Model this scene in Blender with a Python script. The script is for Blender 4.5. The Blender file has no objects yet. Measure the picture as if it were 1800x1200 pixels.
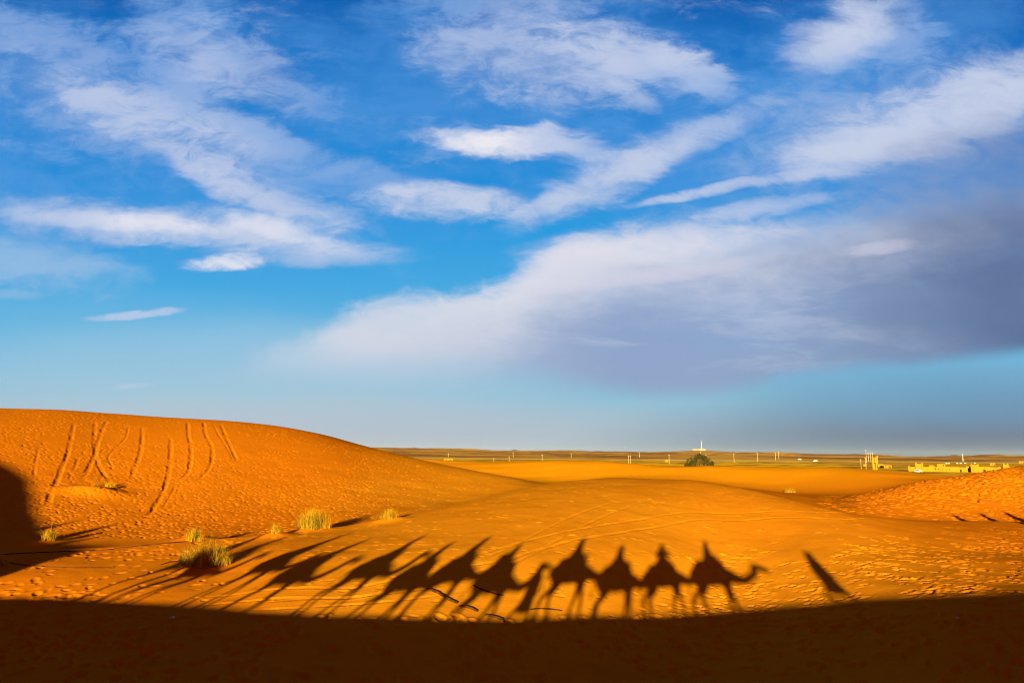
import bpy, bmesh, math, random
import numpy as np
from math import sin, cos, tan, atan, atan2, hypot, sqrt, pi, radians, degrees
from mathutils import Matrix, Vector

rng = np.random.default_rng(7)
random.seed(11)
scene = bpy.context.scene
COL = scene.collection

# ------------------------------------------------------------------ camera
FP = 1200.0                       # focal length in pixels of the 1800 px wide photograph
PITCH, ROLL = atan(197 / 1200.0), 0.008
_X = np.array([1.0, 0, 0]); _U = np.array([0, -sin(PITCH), cos(PITCH)]); FWD = np.array([0, cos(PITCH), sin(PITCH)])
RGT = _X * cos(ROLL) + _U * sin(ROLL); UPV = -_X * sin(ROLL) + _U * cos(ROLL)
cam_data = bpy.data.cameras.new("camera")
cam_data.sensor_width = 36.0; cam_data.lens = 24.0
cam_data.clip_start = 0.05; cam_data.clip_end = 120000
cam = bpy.data.objects.new("camera", cam_data); COL.objects.link(cam)
cam.matrix_world = Matrix(((RGT[0], UPV[0], -FWD[0], 0), (RGT[1], UPV[1], -FWD[1], 0), (RGT[2], UPV[2], -FWD[2], 0), (0, 0, 0, 1)))
scene.camera = cam

def ray(u, v):
    return RGT * (u - 900) / FP + UPV * (600 - v) / FP + FWD
def azel(u, v):                   # azimuth (from +Y to the right) and tangent of the elevation
    d = ray(u, v); return atan2(d[0], d[1]), d[2] / hypot(d[0], d[1])
def project(x, y, z):
    f = x * FWD[0] + y * FWD[1] + z * FWD[2]; f = np.maximum(f, 1e-3)
    return 900 + FP * (x * RGT[0] + y * RGT[1] + z * RGT[2]) / f, 600 - FP * (x * UPV[0] + y * UPV[1] + z * UPV[2]) / f

# ------------------------------------------------------------------ light
EXPO = 1.45
SUN_STRENGTH = 4.9
SA, _t = azel(1163, 962)          # the point opposite the sun
TE = -_t                          # tangent of the sun's elevation
SUN_EL = atan(TE)
scene.view_settings.view_transform = 'Standard'; scene.view_settings.look = 'None'
scene.view_settings.exposure = EXPO; scene.view_settings.gamma = 1.0
scene.view_settings.use_curve_mapping = False
sl = bpy.data.lights.new("sun", 'SUN'); sl.energy = SUN_STRENGTH; sl.angle = radians(0.53); sl.color = (1.0, 0.87, 0.45)
so = bpy.data.objects.new("sun", sl); COL.objects.link(so)
to_light = Vector((-sin(SA) * cos(SUN_EL), -cos(SA) * cos(SUN_EL), sin(SUN_EL)))
so.rotation_euler = to_light.to_track_quat('Z', 'Y').to_euler(); so.location = to_light * 60

# ------------------------------------------------------------------ node helper
class NT:
    def __init__(s, tree): s.t = tree; s.n = tree.nodes; s.l = tree.links
    def add(s, typ, **kw):
        n = s.n.new(typ)
        for k, v in kw.items(): setattr(n, k, v)
        return n
    def put(s, sock, val):
        if isinstance(val, bpy.types.NodeSocket): s.l.new(val, sock)
        elif val is not None:
            if sock.type == 'RGBA' and not hasattr(val, '__len__'): val = (val, val, val, 1)
            if sock.type == 'RGBA' and len(val) == 3: val = tuple(val) + (1,)
            sock.default_value = val
    def math(s, op, a, b=None, c=None, clamp=False):
        n = s.add('ShaderNodeMath', operation=op, use_clamp=clamp)
        for i, x in enumerate((a, b, c)):
            if x is not None: s.put(n.inputs[i], x)
        return n.outputs[0]
    def vmath(s, op, a, b=None):
        n = s.add('ShaderNodeVectorMath', operation=op); s.put(n.inputs[0], a)
        if b is not None: s.put(n.inputs[1], b)
        return n.outputs[0]
    def mix(s, f, a, b, mode='MIX'):
        n = s.add('ShaderNodeMix', data_type='RGBA', blend_type=mode); s.put(n.inputs[0], f)
        s.put(n.inputs[6], a); s.put(n.inputs[7], b); return n.outputs[2]
    def ss(s, v, lo, hi, a=0.0, b=1.0, smooth=True):
        n = s.add('ShaderNodeMapRange', interpolation_type='SMOOTHSTEP' if smooth else 'LINEAR')
        s.put(n.inputs[0], v)
        for i, x in zip((1, 2, 3, 4), (lo, hi, a, b)): s.put(n.inputs[i], x)
        return n.outputs[0]
    def noise(s, vec, scale, detail=4, rough=0.5, dist=0.0, color=False):
        n = s.add('ShaderNodeTexNoise'); s.put(n.inputs['Vector'], vec); n.inputs['Scale'].default_value = scale
        n.inputs['Detail'].default_value = detail; n.inputs['Roughness'].default_value = rough
        n.inputs['Distortion'].default_value = dist
        return n.outputs[1 if color else 0]
    def ramp(s, f, stops, interp='LINEAR'):
        n = s.add('ShaderNodeValToRGB'); cr = n.color_ramp; cr.interpolation = interp
        while len(cr.elements) < len(stops): cr.elements.new(0.5)
        for e, (p, c) in zip(cr.elements, stops): e.position = p; e.color = tuple(c) + (1,)
        s.put(n.inputs[0], f); return n.outputs[0]

def lin(r, g, b):
    f = lambda c: (c / 255) / 12.92 if c <= 10.31475 else (((c / 255) + .055) / 1.055) ** 2.4
    return (f(r), f(g), f(b))

# ------------------------------------------------------------------ sky
def build_sky():
    w = bpy.data.worlds.new("World"); scene.world = w; w.use_nodes = True
    w.cycles.sampling_method = 'MANUAL'; w.cycles.sample_map_resolution = 512
    T = NT(w.node_tree); T.n.clear()
    K = 10.0 / 2 ** EXPO
    C = lambda r, g, b: tuple(x * K for x in lin(r, g, b))
    tc = T.add('ShaderNodeTexCoord').outputs['Generated']
    sep = T.add('ShaderNodeSeparateXYZ'); T.put(sep.inputs[0], tc)
    y = T.math('MAXIMUM', T.math('ABSOLUTE', sep.outputs[1]), 0.12)
    gx = T.math('DIVIDE', sep.outputs[0], y); gy = T.math('DIVIDE', sep.outputs[2], y)
    cmb = T.add('ShaderNodeCombineXYZ'); T.put(cmb.inputs[0], gx); T.put(cmb.inputs[1], gy)
    G = cmb.outputs[0]
    def P(u, v):
        d = ray(u, v); return np.array([d[0] / d[1], d[2] / d[1]])
    # warped coordinates: a broad and a fine wobble, streched along the wind
    st = T.vmath('MULTIPLY', G, (1.0, 2.2, 1.0))
    w1 = T.vmath('SUBTRACT', T.noise(st, 2.6, 5, 0.55, 0.2, True), (0.5, 0.5, 0.5))
    w2 = T.vmath('SUBTRACT', T.noise(st, 9.0, 6, 0.62, 0.5, True), (0.5, 0.5, 0.5))
    W = T.vmath('ADD', G, T.vmath('ADD', T.vmath('MULTIPLY', w1, (0.13, 0.075, 0)), T.vmath('MULTIPLY', w2, (0.085, 0.06, 0))))
    Wb = T.vmath('ADD', G, T.vmath('ADD', T.vmath('MULTIPLY', w1, (0.08, 0.035, 0)), T.vmath('MULTIPLY', w2, (0.03, 0.014, 0))))
    # texture of the veil: fibres running up to the left, and softer lumps
    mp = T.add('ShaderNodeMapping'); T.put(mp.inputs[0], W); mp.inputs['Rotation'].default_value = (0, 0, radians(14)); mp.inputs['Scale'].default_value = (1.0, 3.6, 1)
    fib = T.noise(mp.outputs[0], 4.5, 9, 0.62, 0.6)
    lump = T.noise(T.vmath('MULTIPLY', W, (1.0, 1.9, 1.0)), 5.0, 10, 0.6, 0.2)
    fine = T.noise(T.vmath('MULTIPLY', G, (1.0, 1.9, 1.0)), 15.0, 12, 0.68, 0.6)
    tex = T.ss(T.math('ADD', T.math('MULTIPLY', fib, 0.34), T.math('MULTIPLY_ADD', lump, 0.30, T.math('MULTIPLY', fine, 0.36))), 0.38, 0.61)
    # clear sky
    sky = T.add('ShaderNodeTexSky', sky_type='NISHITA'); sky.sun_disc = False
    sky.sun_elevation = SUN_EL; sky.sun_rotation = pi + SA
    sky.air_density = 1.0; sky.dust_density = 0.6; sky.ozone_density = 3.0
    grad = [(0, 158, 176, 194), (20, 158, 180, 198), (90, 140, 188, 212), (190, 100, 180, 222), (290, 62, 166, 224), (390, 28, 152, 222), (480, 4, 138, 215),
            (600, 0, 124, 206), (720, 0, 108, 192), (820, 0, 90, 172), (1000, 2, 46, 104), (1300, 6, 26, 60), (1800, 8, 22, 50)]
    ymax = 2.0
    ysc = T.math('DIVIDE', gy, ymax, clamp=True)
    # G.y of a pixel v measured above the horizon 797
    stops = []
    for h, r, g, b in grad:
        v = 797 - h
        yy = P(900, v)[1] if h <= 830 else 0.80 + (h - 830) / 1000.0 * 1.1
        stops.append((max(0, min(1, yy / ymax)), C(r, g, b)))
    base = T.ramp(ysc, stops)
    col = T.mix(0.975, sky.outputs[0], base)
    # unseen sky behind the photographer: low-sun warmth, kept dim to tint the shade
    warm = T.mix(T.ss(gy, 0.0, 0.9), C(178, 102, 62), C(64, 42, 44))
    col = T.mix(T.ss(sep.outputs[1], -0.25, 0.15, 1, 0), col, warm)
    X0, X1 = P(0, 600)[0], P(1800, 600)[0]
    sg = T.add('ShaderNodeSeparateXYZ'); T.put(sg.inputs[0], G)
    un = T.ss(sg.outputs[0], X0, X1, 0, 1, False)             # 0 at the left edge of the view, 1 at the right
    wb = T.add('ShaderNodeSeparateXYZ'); T.put(wb.inputs[0], Wb)
    unb = T.ss(wb.outputs[0], X0, X1, 0, 1, False)
    front = T.ss(sep.outputs[1], 0.3, 0.56)
    WH, WM, LV, GR, DK = C(236, 234, 242), C(198, 208, 232), C(84, 152, 222), C(128, 146, 190), C(84, 102, 142)
    def blob(col, u, v, ru, rv, ang, s, c, tx=0.75, soft=1.0, big=False):
        a = radians(ang); du = np.array([cos(a), sin(a)]); dv = np.array([-sin(a), cos(a)])
        c0 = P(u, v); e1 = P(u + ru * du[0], v + ru * du[1]) - c0; e2 = P(u + rv * dv[0], v + rv * dv[1]) - c0
        M = np.linalg.inv(np.array([e1, e2]).T)
        # q = M (p - c0)
        d = T.vmath('SUBTRACT', Wb if (big or rv < 28) else W, (c0[0], c0[1], 0))
        def dot(row):
            n = T.add('ShaderNodeVectorMath', operation='DOT_PRODUCT'); T.put(n.inputs[0], d); n.inputs[1].default_value = (row[0], row[1], 0); return n.outputs['Value']
        qa, qb = dot(M[0]), dot(M[1])
        r2 = T.math('ADD', T.math('MULTIPLY', qa, qa), T.math('MULTIPLY', qb, qb))
        if tx > 0:
            q = T.math('MULTIPLY_ADD', r2, -1 / (1.9 * soft), 1.0)
            q = T.math('ADD', q, T.math('MULTIPLY_ADD', tex, 1.35 * tx, -0.68 * tx))
            f = T.math('MULTIPLY', T.math('POWER', T.ss(q, -0.5, 1.22), 1.45), T.ss(r2, 1.3 * soft, 2.6 * soft, 1, 0))
        else:
            f = T.ss(r2, 0.0, 1.9 * soft, 1, 0)
        f = T.math('MULTIPLY', f, T.math('MULTIPLY', front, s * (.8 if c is LV else 1)), clamp=True)
        return T.mix(f, col, c)
    B = [
     # low sky tints
     (420, 660, 520, 90, 0, .5, C(176, 204, 222), 0), (150, 590, 420, 70, 0, .25, C(130, 192, 228), 0),
     (450, 760, 700, 60, 0, .5, C(190, 192, 206), 0), (1950, 815, 760, 140, 0, .9, C(84, 101, 134), 0), (1750, 690, 420, 60, 0, .55, C(98, 156, 196), 0),
     # left
     (-40, 170, 200, 130, 30, .5, LV, .6), (170, 160, 250, 110, 32, .8, LV, .6), (190, 170, 230, 80, 27, .55, C(160, 182, 224), .8), (230, 195, 170, 34, 25, .6, WM, .9), (400, 232, 200, 40, 20, .6, C(186, 200, 230), .9), (520, 262, 170, 26, 20, .45, WM, 1.0),
     (545, 275, 150, 32, 25, .55, LV, .6), (340, 70, 120, 80, 60, .7, LV, .6), (330, 80, 90, 55, 55, .5, C(160, 182, 224), .8), (440, 125, 140, 52, 25, .6, C(186, 200, 230), .8), (420, 30, 150, 60, 10, .3, LV, .6),
     (330, 375, 290, 85, 5, .6, LV, .6), (310, 398, 270, 36, 5, .95, WM, .5), (460, 335, 140, 30, 22, .8, WM, .5), (200, 388, 170, 14, 4, .7, WH, .5), (480, 400, 120, 16, 18, .5, WH, .5),
     (660, 345, 170, 50, 18, .5, LV, .6), (775, 358, 120, 26, 2, .95, WM, .7), (390, 464, 66, 12, -6, .85, WH, .9), (540, 447, 150, 20, 0, .5, WM, .5),
     (40, 462, 160, 45, 8, .55, C(176, 200, 228), .5), (40, 345, 150, 60, 30, .45, LV, .6), (235, 552, 66, 6, -4, .7, WM, .9), (240, 674, 30, 5, -5, .4, WM, .3), (20, 520, 60, 8, 0, .3, WM, .3),
     # centre
     (800, 170, 270, 110, 12, .7, LV, .5), (1000, 60, 280, 75, 12, .55, LV, .7), (935, 115, 170, 56, 12, .65, C(190, 202, 230), .8), (980, 60, 240, 40, 15, .5, C(160, 182, 224), .9), (1120, 112, 150, 36, 14, .7, WM, .8), (1220, 132, 70, 30, 25, .7, WM, .5),
     (1110, 168, 42, 16, 30, .6, WM, .5), (740, 25, 90, 30, 0, .4, LV, .6), (900, 250, 130, 30, 2, 1.0, WH, .5), (1010, 262, 90, 28, 10, .8, WM, .5), (600, 210, 140, 60, 10, .35, LV, .6),
     (1330, 250, 330, 120, -8, .7, LV, .45), (1210, 245, 150, 24, -24, .8, WM, .6), (1080, 300, 150, 32, -30, .65, WM, .6), (990, 345, 90, 16, -25, .6, WM, .6),
     (1270, 330, 150, 9, -10, .8, WM, .8), (1350, 362, 120, 14, -9, .9, WM, .6),
     # right
     (1500, 85, 150, 80, 5, .65, LV, .5), (1478, 62, 85, 48, -25, 1.0, WM, .3), (1570, 50, 80, 45, 10, .6, WM, .6), (1680, 25, 110, 55, -20, .6, LV, .5), (1500, 190, 260, 90, -10, .55, LV, .5),
     (1620, 210, 280, 90, -12, .55, C(170, 188, 224), .7), (1650, 205, 210, 56, -14, .8, WM, .7), (1570, 248, 150, 34, -12, .8, WM, .5), (1780, 150, 130, 60, -20, .7, WM, .5), (1790, 310, 240, 90, -8, .8, C(112, 136, 186), .3), (1560, 350, 260, 60, -6, .5, LV, .6),
    ]
    # thin broken veil over the upper sky
    mv = T.add('ShaderNodeMapping'); T.put(mv.inputs[0], W); mv.inputs['Rotation'].default_value = (0, 0, radians(-22)); mv.inputs['Scale'].default_value = (1.0, 2.6, 1); mv.inputs['Location'].default_value = (3.1, 1.7, 0)
    veil = T.math('MULTIPLY', T.ss(T.noise(mv.outputs[0], 3.0, 12, .66, 1.0), .48, .74), T.ss(tex, .2, .95))
    veil = T.math('MULTIPLY', veil, T.math('MULTIPLY', front, T.math('MULTIPLY', T.ss(sg.outputs[1], .22, .42), T.ss(sg.outputs[1], 1.0, .75))))
    col = T.mix(T.math('MULTIPLY', veil, .6), col, WM)
    for b in B:
        col = blob(col, *b, big=(b[7] == 0))
    # the long grey bank: upper and lower outline as curves over the azimuth
    def curve(pts):
        n = T.add('ShaderNodeFloatCurve'); cv = n.mapping.curves[0]
        xs = [(P(u, v)[0] - X0) / (X1 - X0) for u, v in pts]; ys = [P(u, v)[1] for u, v in pts]
        while len(cv.points) < len(pts): cv.points.new(0.5, 0.5)
        for p, a, b in zip(cv.points, xs, ys): p.location = (max(0, min(1, a)), b)
        n.mapping.update(); T.put(n.inputs['Value'], unb); return n.outputs[0]
    top = curve([(0, 660), (400, 650), (470, 612), (560, 575), (620, 533), (700, 516), (800, 502), (900, 484), (940, 458), (1000, 412), (1060, 388), (1150, 374), (1300, 368), (1500, 330), (1800, 300)])
    bot = curve([(0, 690), (400, 672), (500, 676), (640, 684), (900, 686), (1150, 704), (1280, 690), (1420, 664), (1600, 645), (1800, 621)])
    yb = wb.outputs[1]
    below = T.math('MULTIPLY_ADD', T.math('SUBTRACT', T.math('ADD', T.math('MULTIPLY', fine, .6), T.math('MULTIPLY', lump, .4)), .5), .11, T.math('SUBTRACT', top, yb)); above = T.math('SUBTRACT', yb, bot)
    edge = T.ss(unb, 0.35, 0.62, 0.05, 0.028)
    a_top = T.ss(below, -0.012, T.ss(unb, 0.5, 0.75, 0.035, 0.10)); a_bot = T.ss(above, T.math('MULTIPLY', edge, -0.3), T.ss(unb, 0.4, 0.75, 0.07, 0.022))
    a_left = T.ss(unb, 0.15, 0.36)
    lump2 = T.noise(T.vmath('MULTIPLY', Wb, (1, 2.4, 1)), 3.2, 8, 0.55, 0.1)
    al = T.math('MULTIPLY', T.math('MULTIPLY', a_top, a_bot), T.math('MULTIPLY', a_left, T.math('MULTIPLY', front, 0.97)))
    al = T.math('MULTIPLY', al, T.ss(lump2, 0.25, 0.55, T.ss(unb, .3, .6, 0.6, .9), 1.0))
    shade = T.ss(T.math('ADD', T.math('MULTIPLY_ADD', lump2, 0.16, below), T.math('MULTIPLY', fib, .06)), 0.12, 0.29)
    c1 = T.mix(shade, C(226, 226, 236), C(142, 163, 202))
    low = T.ss(above, 0.0, 0.08, 0.45, 0)
    c1 = T.mix(low, c1, C(140, 166, 198))
    streak = T.ss(T.noise(T.vmath('MULTIPLY', Wb, (1.0, 5.0, 1.0)), 3.4, 10, .62, .5), .5, .68, 0, .4)
    c1 = T.mix(streak, c1, C(206, 210, 228))
    leftish = T.ss(unb, 0.32, 0.62, 0.8, 0)
    c1 = T.mix(leftish, c1, C(208, 214, 228))
    right = T.ss(T.math('MULTIPLY_ADD', lump2, 0.2, unb), 0.78, 1.2)
    c1 = T.mix(right, c1, C(84, 104, 146))
    col = T.mix(al, col, c1)
    for b in [(1150, 425, 200, 26, -6, .55, C(228, 224, 234), .5), (1140, 482, 150, 12, -8, .5, C(216, 212, 228), .5), (1540, 434, 64, 10, -8, .7, C(200, 202, 222), .8), (1000, 470, 90, 30, -15, .4, C(222, 220, 234), .5),
              (1760, 430, 160, 60, 0, .35, C(84, 108, 156), .4)]:
        col = blob(col, *b)
    # (horizon)
    # the ground half of the sky sphere never shows; keep it sand brown
    col = T.mix(T.ss(sep.outputs[2], -0.03, -0.004), C(120, 90, 60), col)
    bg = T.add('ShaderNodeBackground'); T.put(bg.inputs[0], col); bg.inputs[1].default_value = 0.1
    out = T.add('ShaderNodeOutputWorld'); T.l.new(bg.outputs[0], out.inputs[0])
build_sky()

scene.cycles.use_denoising = True; scene.cycles.pixel_filter_type = 'BLACKMAN_HARRIS'; scene.cycles.filter_width = 1.1
scene.cycles.max_bounces = 6; scene.cycles.diffuse_bounces = 3; scene.cycles.volume_bounces = 1

# ------------------------------------------------------------------ numeric helpers
def pchip(xk, yk, x):
    xk = np.asarray(xk, float); yk = np.asarray(yk, float)
    h = np.diff(xk); d = np.diff(yk) / h
    m = np.zeros_like(yk)
    if len(xk) > 2:
        w1 = 2 * h[1:] + h[:-1]; w2 = h[1:] + 2 * h[:-1]
        ok = d[1:] * d[:-1] > 0
        with np.errstate(divide='ignore', invalid='ignore'):
            mm = (w1 + w2) / (w1 / d[:-1] + w2 / d[1:])
        m[1:-1] = np.where(ok, mm, 0)
    m[0] = d[0]; m[-1] = d[-1]
    x = np.clip(x, xk[0], xk[-1]); i = np.clip(np.searchsorted(xk, x, side='right') - 1, 0, len(h) - 1)
    t = (x - xk[i]) / h[i]; t2 = t * t; t3 = t2 * t
    return (2 * t3 - 3 * t2 + 1) * yk[i] + (t3 - 2 * t2 + t) * h[i] * m[i] + (-2 * t3 + 3 * t2) * yk[i + 1] + (t3 - t2) * h[i] * m[i + 1]

_tab = np.random.default_rng(3).random((256, 256)).astype(np.float32)
def vnoise(x, y):
    xi = np.floor(x).astype(np.int64); yi = np.floor(y).astype(np.int64)
    fx = x - xi; fy = y - yi; fx = fx * fx * (3 - 2 * fx); fy = fy * fy * (3 - 2 * fy)
    a = _tab[xi & 255, yi & 255]; b = _tab[(xi + 1) & 255, yi & 255]; c = _tab[xi & 255, (yi + 1) & 255]; d = _tab[(xi + 1) & 255, (yi + 1) & 255]
    return (a * (1 - fx) + b * fx) * (1 - fy) + (c * (1 - fx) + d * fx) * fy - 0.5
def fbm(x, y, octv=4, gain=0.5):
    s = 0; a = 1.0
    for k in range(octv):
        s = s + a * vnoise(x * 2 ** k + 17.3 * k, y * 2 ** k + 5.1 * k); a *= gain
    return s
def sstep(a, b, x):
    t = np.clip((x - a) / (b - a), 0, 1); return t * t * (3 - 2 * t)

# ------------------------------------------------------------------ terrain
# the ridge the caravan walks on: height of its crest over the coordinate across the sun's direction
def SX(x, y): return x * cos(SA) - y * sin(SA)
def TX(x, y): return x * sin(SA) + y * cos(SA)
def XY(s, t): return s * cos(SA) + t * sin(SA), -s * sin(SA) + t * cos(SA)
RIDGE = [(-90, 9.5, -9), (-75, 8.6, -9), (-64, 6.9, -8), (-59, 5.6, -7), (-52, 3.9, -6), (-47, 2.5, -6), (-43, 1.3, -5), (-39.5, 0.4, -4.5), (-35, -0.9, -4), (-32, -1.6, -3), (-30, -2.35, -2), (-28.4, -2.9, -1), (-24, -2.85, 0),
         (-12, -2.78, 0), (-5, -2.70, 0), (-2, -2.64, 0), (0, -2.60, 0), (2.5, -2.48, 0), (5, -2.2, 0), (8, -1.72, 0), (11, -1.32, 0), (15, -0.92, -.3), (20, -0.7, -1.0), (30, -1.2, -3), (50, -3.5, -6), (90, -4, -10)]
_rs, _rz, _rt = zip(*RIDGE)
def ridge_z(s): return pchip(_rs, _rz, s)
def ridge_t(s): return pchip(_rs, _rt, s)

# outline of the ridge's shadow in the photograph -> where the slope in front lies
def shadow_r(u, v):
    az, te = azel(u, v); r = 32.0
    for _ in range(60):
        s = r * sin(az - SA); zr = float(ridge_z(np.array([s]))[0]); tr = float(ridge_t(np.array([s]))[0])
        rn = (-zr + tr * -TE) / (-te - cos(az - SA) * TE); r = 0.5 * r + 0.5 * rn
    return r
L2 = [(u, v, shadow_r(u, v)) for u, v in [(150, 1051), (300, 1062), (450, 1072), (600, 1081), (750, 1086), (900, 1087), (1050, 1083), (1165, 1078), (1300, 1069), (1475, 1056), (1650, 1045), (1800, 1035)]]

def slope_line(v, slopes):        # middle of the slope: reached from the shadow's edge with the given steepness
    out = []
    for u, m in slopes:
        r2 = shadow_r(u, float(np.interp(u, [p[0] for p in L2], [1051, 1062, 1072, 1081, 1086, 1087, 1083, 1078, 1069, 1056, 1045, 1035]))); az, te = azel(u, float(np.interp(u, [p[0] for p in L2], [1051, 1062, 1072, 1081, 1086, 1087, 1083, 1078, 1069, 1056, 1045, 1035]))); z2 = r2 * te
        az, te = azel(u, v); out.append((u, v, (z2 - m * r2) / (te - m)))
    return out
L3 = slope_line(970, [(520, .09), (700, .12), (850, .175), (1000, .205), (1165, .205), (1300, .17), (1475, .14), (1650, .04), (1800, .005)])
print('L3', L3)

def line(pix, left, right):       # pix: (u, v, r) from the photograph; left/right: (azimuth in degrees, r, z) beyond the frame
    a = [(radians(d), r, z) for d, r, z in left]
    for u, v, r in pix:
        az, te = azel(u, v); a.append((az, r, r * te))
    a += [(radians(d), r, z) for d, r, z in right]
    return np.array(a)
LINES = [
    line([], [(-180, 6, -7.0)], [(180, 6, -7.0)]),
    line([], [(-180, 18, -6.9), (-30, 18, -6.85)], [(12, 19, -7.1), (180, 18, -6.6)]),
    line(L2, [(-180, 40, -6.0), (-60, 40, -6.1), (-38, 37, -6.12)], [(48, 34, -4.3), (180, 40, -6)]),
    line(L3, [(-180, 48, -5.5), (-60, 43, -5.6), (-38, 40, -5.65), (-25, 38.5, -5.65)], [(48, 46, -4.7), (180, 48, -5.5)]),
    line([(0, 973, 45), (170, 962, 45), (330, 951, 45), (480, 937, 46), (600, 925, 47), (720, 905, 49), (850, 875, 54), (960, 851, 60), (1000, 846, 62), (1100, 840, 64), (1200, 843, 62), (1300, 857, 57), (1400, 880, 53), (1500, 904, 51.5), (1600, 913, 55), (1700, 916, 58.5), (1800, 918, 61)],
         [(-180, 60, -5), (-60, 48, -5.2), (-42, 45, -5.4)], [(48, 62, -4.6), (180, 60, -5)]),
    line([(0, 981, 45.7), (170, 969, 45.7), (330, 957, 45.7), (480, 942, 46.8), (600, 927, 48.2), (720, 903, 54), (850, 876, 63), (960, 854, 70), (1000, 850, 73), (1100, 845, 76), (1200, 848, 73), (1300, 861, 67), (1400, 886, 60), (1500, 912, 58), (1600, 922, 62), (1700, 926, 65.5), (1800, 929, 68)],
         [(-180, 66, -6), (-60, 50, -5.4), (-42, 46, -5.6)], [(48, 69, -5.3), (180, 72, -6)]),
    line([(0, 718, 110), (100, 720.5, 112), (200, 727, 113), (300, 734, 112), (400, 740, 110), (480, 748, 108), (560, 762, 104), (640, 783, 99), (700, 798, 95), (760, 812, 91), (840, 828, 86), (900, 839, 83), (960, 850, 80), (1000, 848, 84), (1100, 842, 90), (1200, 845, 88), (1300, 856, 86), (1400, 870, 80), (1450, 880, 76), (1500, 872, 80), (1600, 850, 87), (1700, 834, 94), (1750, 826, 97), (1800, 819, 100)],
         [(-180, 100, -3), (-80, 105, 6), (-42, 109, 7.0)], [(42, 101, 0.6), (55, 104, 0), (180, 100, -3)]),
    line([(0, 800, 138), (500, 815, 134), (640, 822, 124), (740, 838, 116), (840, 840, 114), (960, 847, 110), (1000, 849, 108), (1100, 843, 110), (1200, 846, 110), (1300, 857, 108), (1400, 867, 104), (1500, 869, 102), (1600, 856, 106), (1700, 845, 111), (1800, 840, 116)],
         [(-180, 138, -6), (-42, 138, -3)], [(42, 117, -4), (180, 130, -6)]),
    line([(0, 806, 168), (560, 806, 160), (700, 806, 152), (740, 808, 148), (800, 811, 146), (860, 811.5, 144), (920, 810.5, 142), (1000, 810, 138), (1050, 811, 136), (1100, 816.5, 132), (1200, 821, 130), (1250, 818.5, 134), (1330, 818, 136), (1450, 822, 130), (1550, 827.5, 126), (1620, 832, 128), (1700, 837, 130), (1800, 838, 132)],
         [(-180, 180, -5), (-42, 170, -3)], [(42, 134, -5), (180, 180, -5)]),
    line([], [(-180, 250, -9.6)], [(180, 250, -9.6)]),
    line([], [(-180, 400, -9.5)], [(180, 400, -9.5)]),
    line([], [(-180, 1600, -9.5)], [(180, 1600, -9.5)]),
    line([(700, 791.5, 3400), (1100, 797, 3400), (1500, 802, 3400), (1800, 805, 3400)], [(-180, 3400, 0), (-20, 3400, 0)], [(45, 3400, 0), (180, 3400, 0)]),
    line([(640, 787.5, 5200), (760, 789.5, 5200), (900, 792.5, 5200), (1000, 793, 5200), (1100, 794.5, 5200), (1180, 794.5, 5200), (1235, 792, 5200), (1290, 795, 5200), (1370, 795.5, 5200), (1420, 798, 5200), (1500, 799, 5200), (1620, 803, 5200), (1700, 802.5, 5200), (1745, 800.5, 5200), (1800, 802.5, 5200)],
         [(-180, 5200, 15), (-20, 5200, 15)], [(45, 5200, 15), (180, 5200, 15)]),
    line([], [(-180, 9000, -20)], [(180, 9000, -20)]),
    line([], [(-180, 40000, -60)], [(180, 40000, -60)]),
]
def front_profile(az, r):
    rk = []; zk = []
    for L in LINES:
        rk.append(float(pchip(L[:, 0], L[:, 1], np.array([az]))[0])); zk.append(float(pchip(L[:, 0], L[:, 2], np.array([az]))[0]))
    return pchip([0.0] + rk, [-7.0] + zk, r)

AZT = np.concatenate([np.arange(-180, -45, 3.0), np.arange(-45, 45, 0.25), np.arange(45, 180.01, 3.0)]) * pi / 180
RT = np.concatenate([np.arange(0, 130, 0.25), np.geomspace(130, 40000, 500)])
TAB = np.array([front_profile(a, RT) for a in AZT])

def base_height(x, y):            # terrain without the small relief
    x = np.asarray(x, float); y = np.asarray(y, float)
    r = np.hypot(x, y); az = np.arctan2(x, y)
    ia = np.clip(np.searchsorted(AZT, az) - 1, 0, len(AZT) - 2); fa = (az - AZT[ia]) / (AZT[ia + 1] - AZT[ia])
    ir = np.clip(np.searchsorted(RT, r) - 1, 0, len(RT) - 2); fr = (r - RT[ir]) / (RT[ir + 1] - RT[ir])
    z = (TAB[ia, ir] * (1 - fr) + TAB[ia, ir + 1] * fr) * (1 - fa) + (TAB[ia + 1, ir] * (1 - fr) + TAB[ia + 1, ir + 1] * fr) * fa
    # long swells out of sight behind the photographer
    back = sstep(radians(50), radians(75), np.abs(az)) * sstep(25, 50, r) * (1 - sstep(300, 600, r))
    z = z + back * (fbm(x / 60 + 9, y / 60, 3) * 5)
    # ridge
    s = SX(x, y); t = TX(x, y); zr = ridge_z(s); dt = t - ridge_t(s)
    # rounded crest about 1 m wide, steep lee side to the valley, gentle windward side
    q = np.sqrt(dt * dt + 0.25) - 0.5
    rz = zr - np.where(dt > 0, 0.60 * q, 0.16 * q)
    k = 0.35; hh = np.clip(0.5 + 0.5 * (rz - z) / k, 0, 1)
    return z * (1 - hh) + rz * hh + k * hh * (1 - hh)
def ground(x, y): return float(base_height(np.array([x]), np.array([y]))[0])

def hit(u, v, rmin=12.0, rmax=9000.0):   # where the sight line through a photograph pixel meets the land
    az, te = azel(u, v)
    r = np.concatenate([np.arange(rmin, max(200, rmin + 1), 0.1), np.geomspace(max(200, rmin + 1), rmax, 3000)])
    x = r * sin(az); y = r * cos(az); z = base_height(x, y)
    k = np.argmax(z >= r * te)
    if not (z >= r * te).any(): k = len(r) - 1
    return float(x[k]), float(y[k]), float(z[k])

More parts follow.
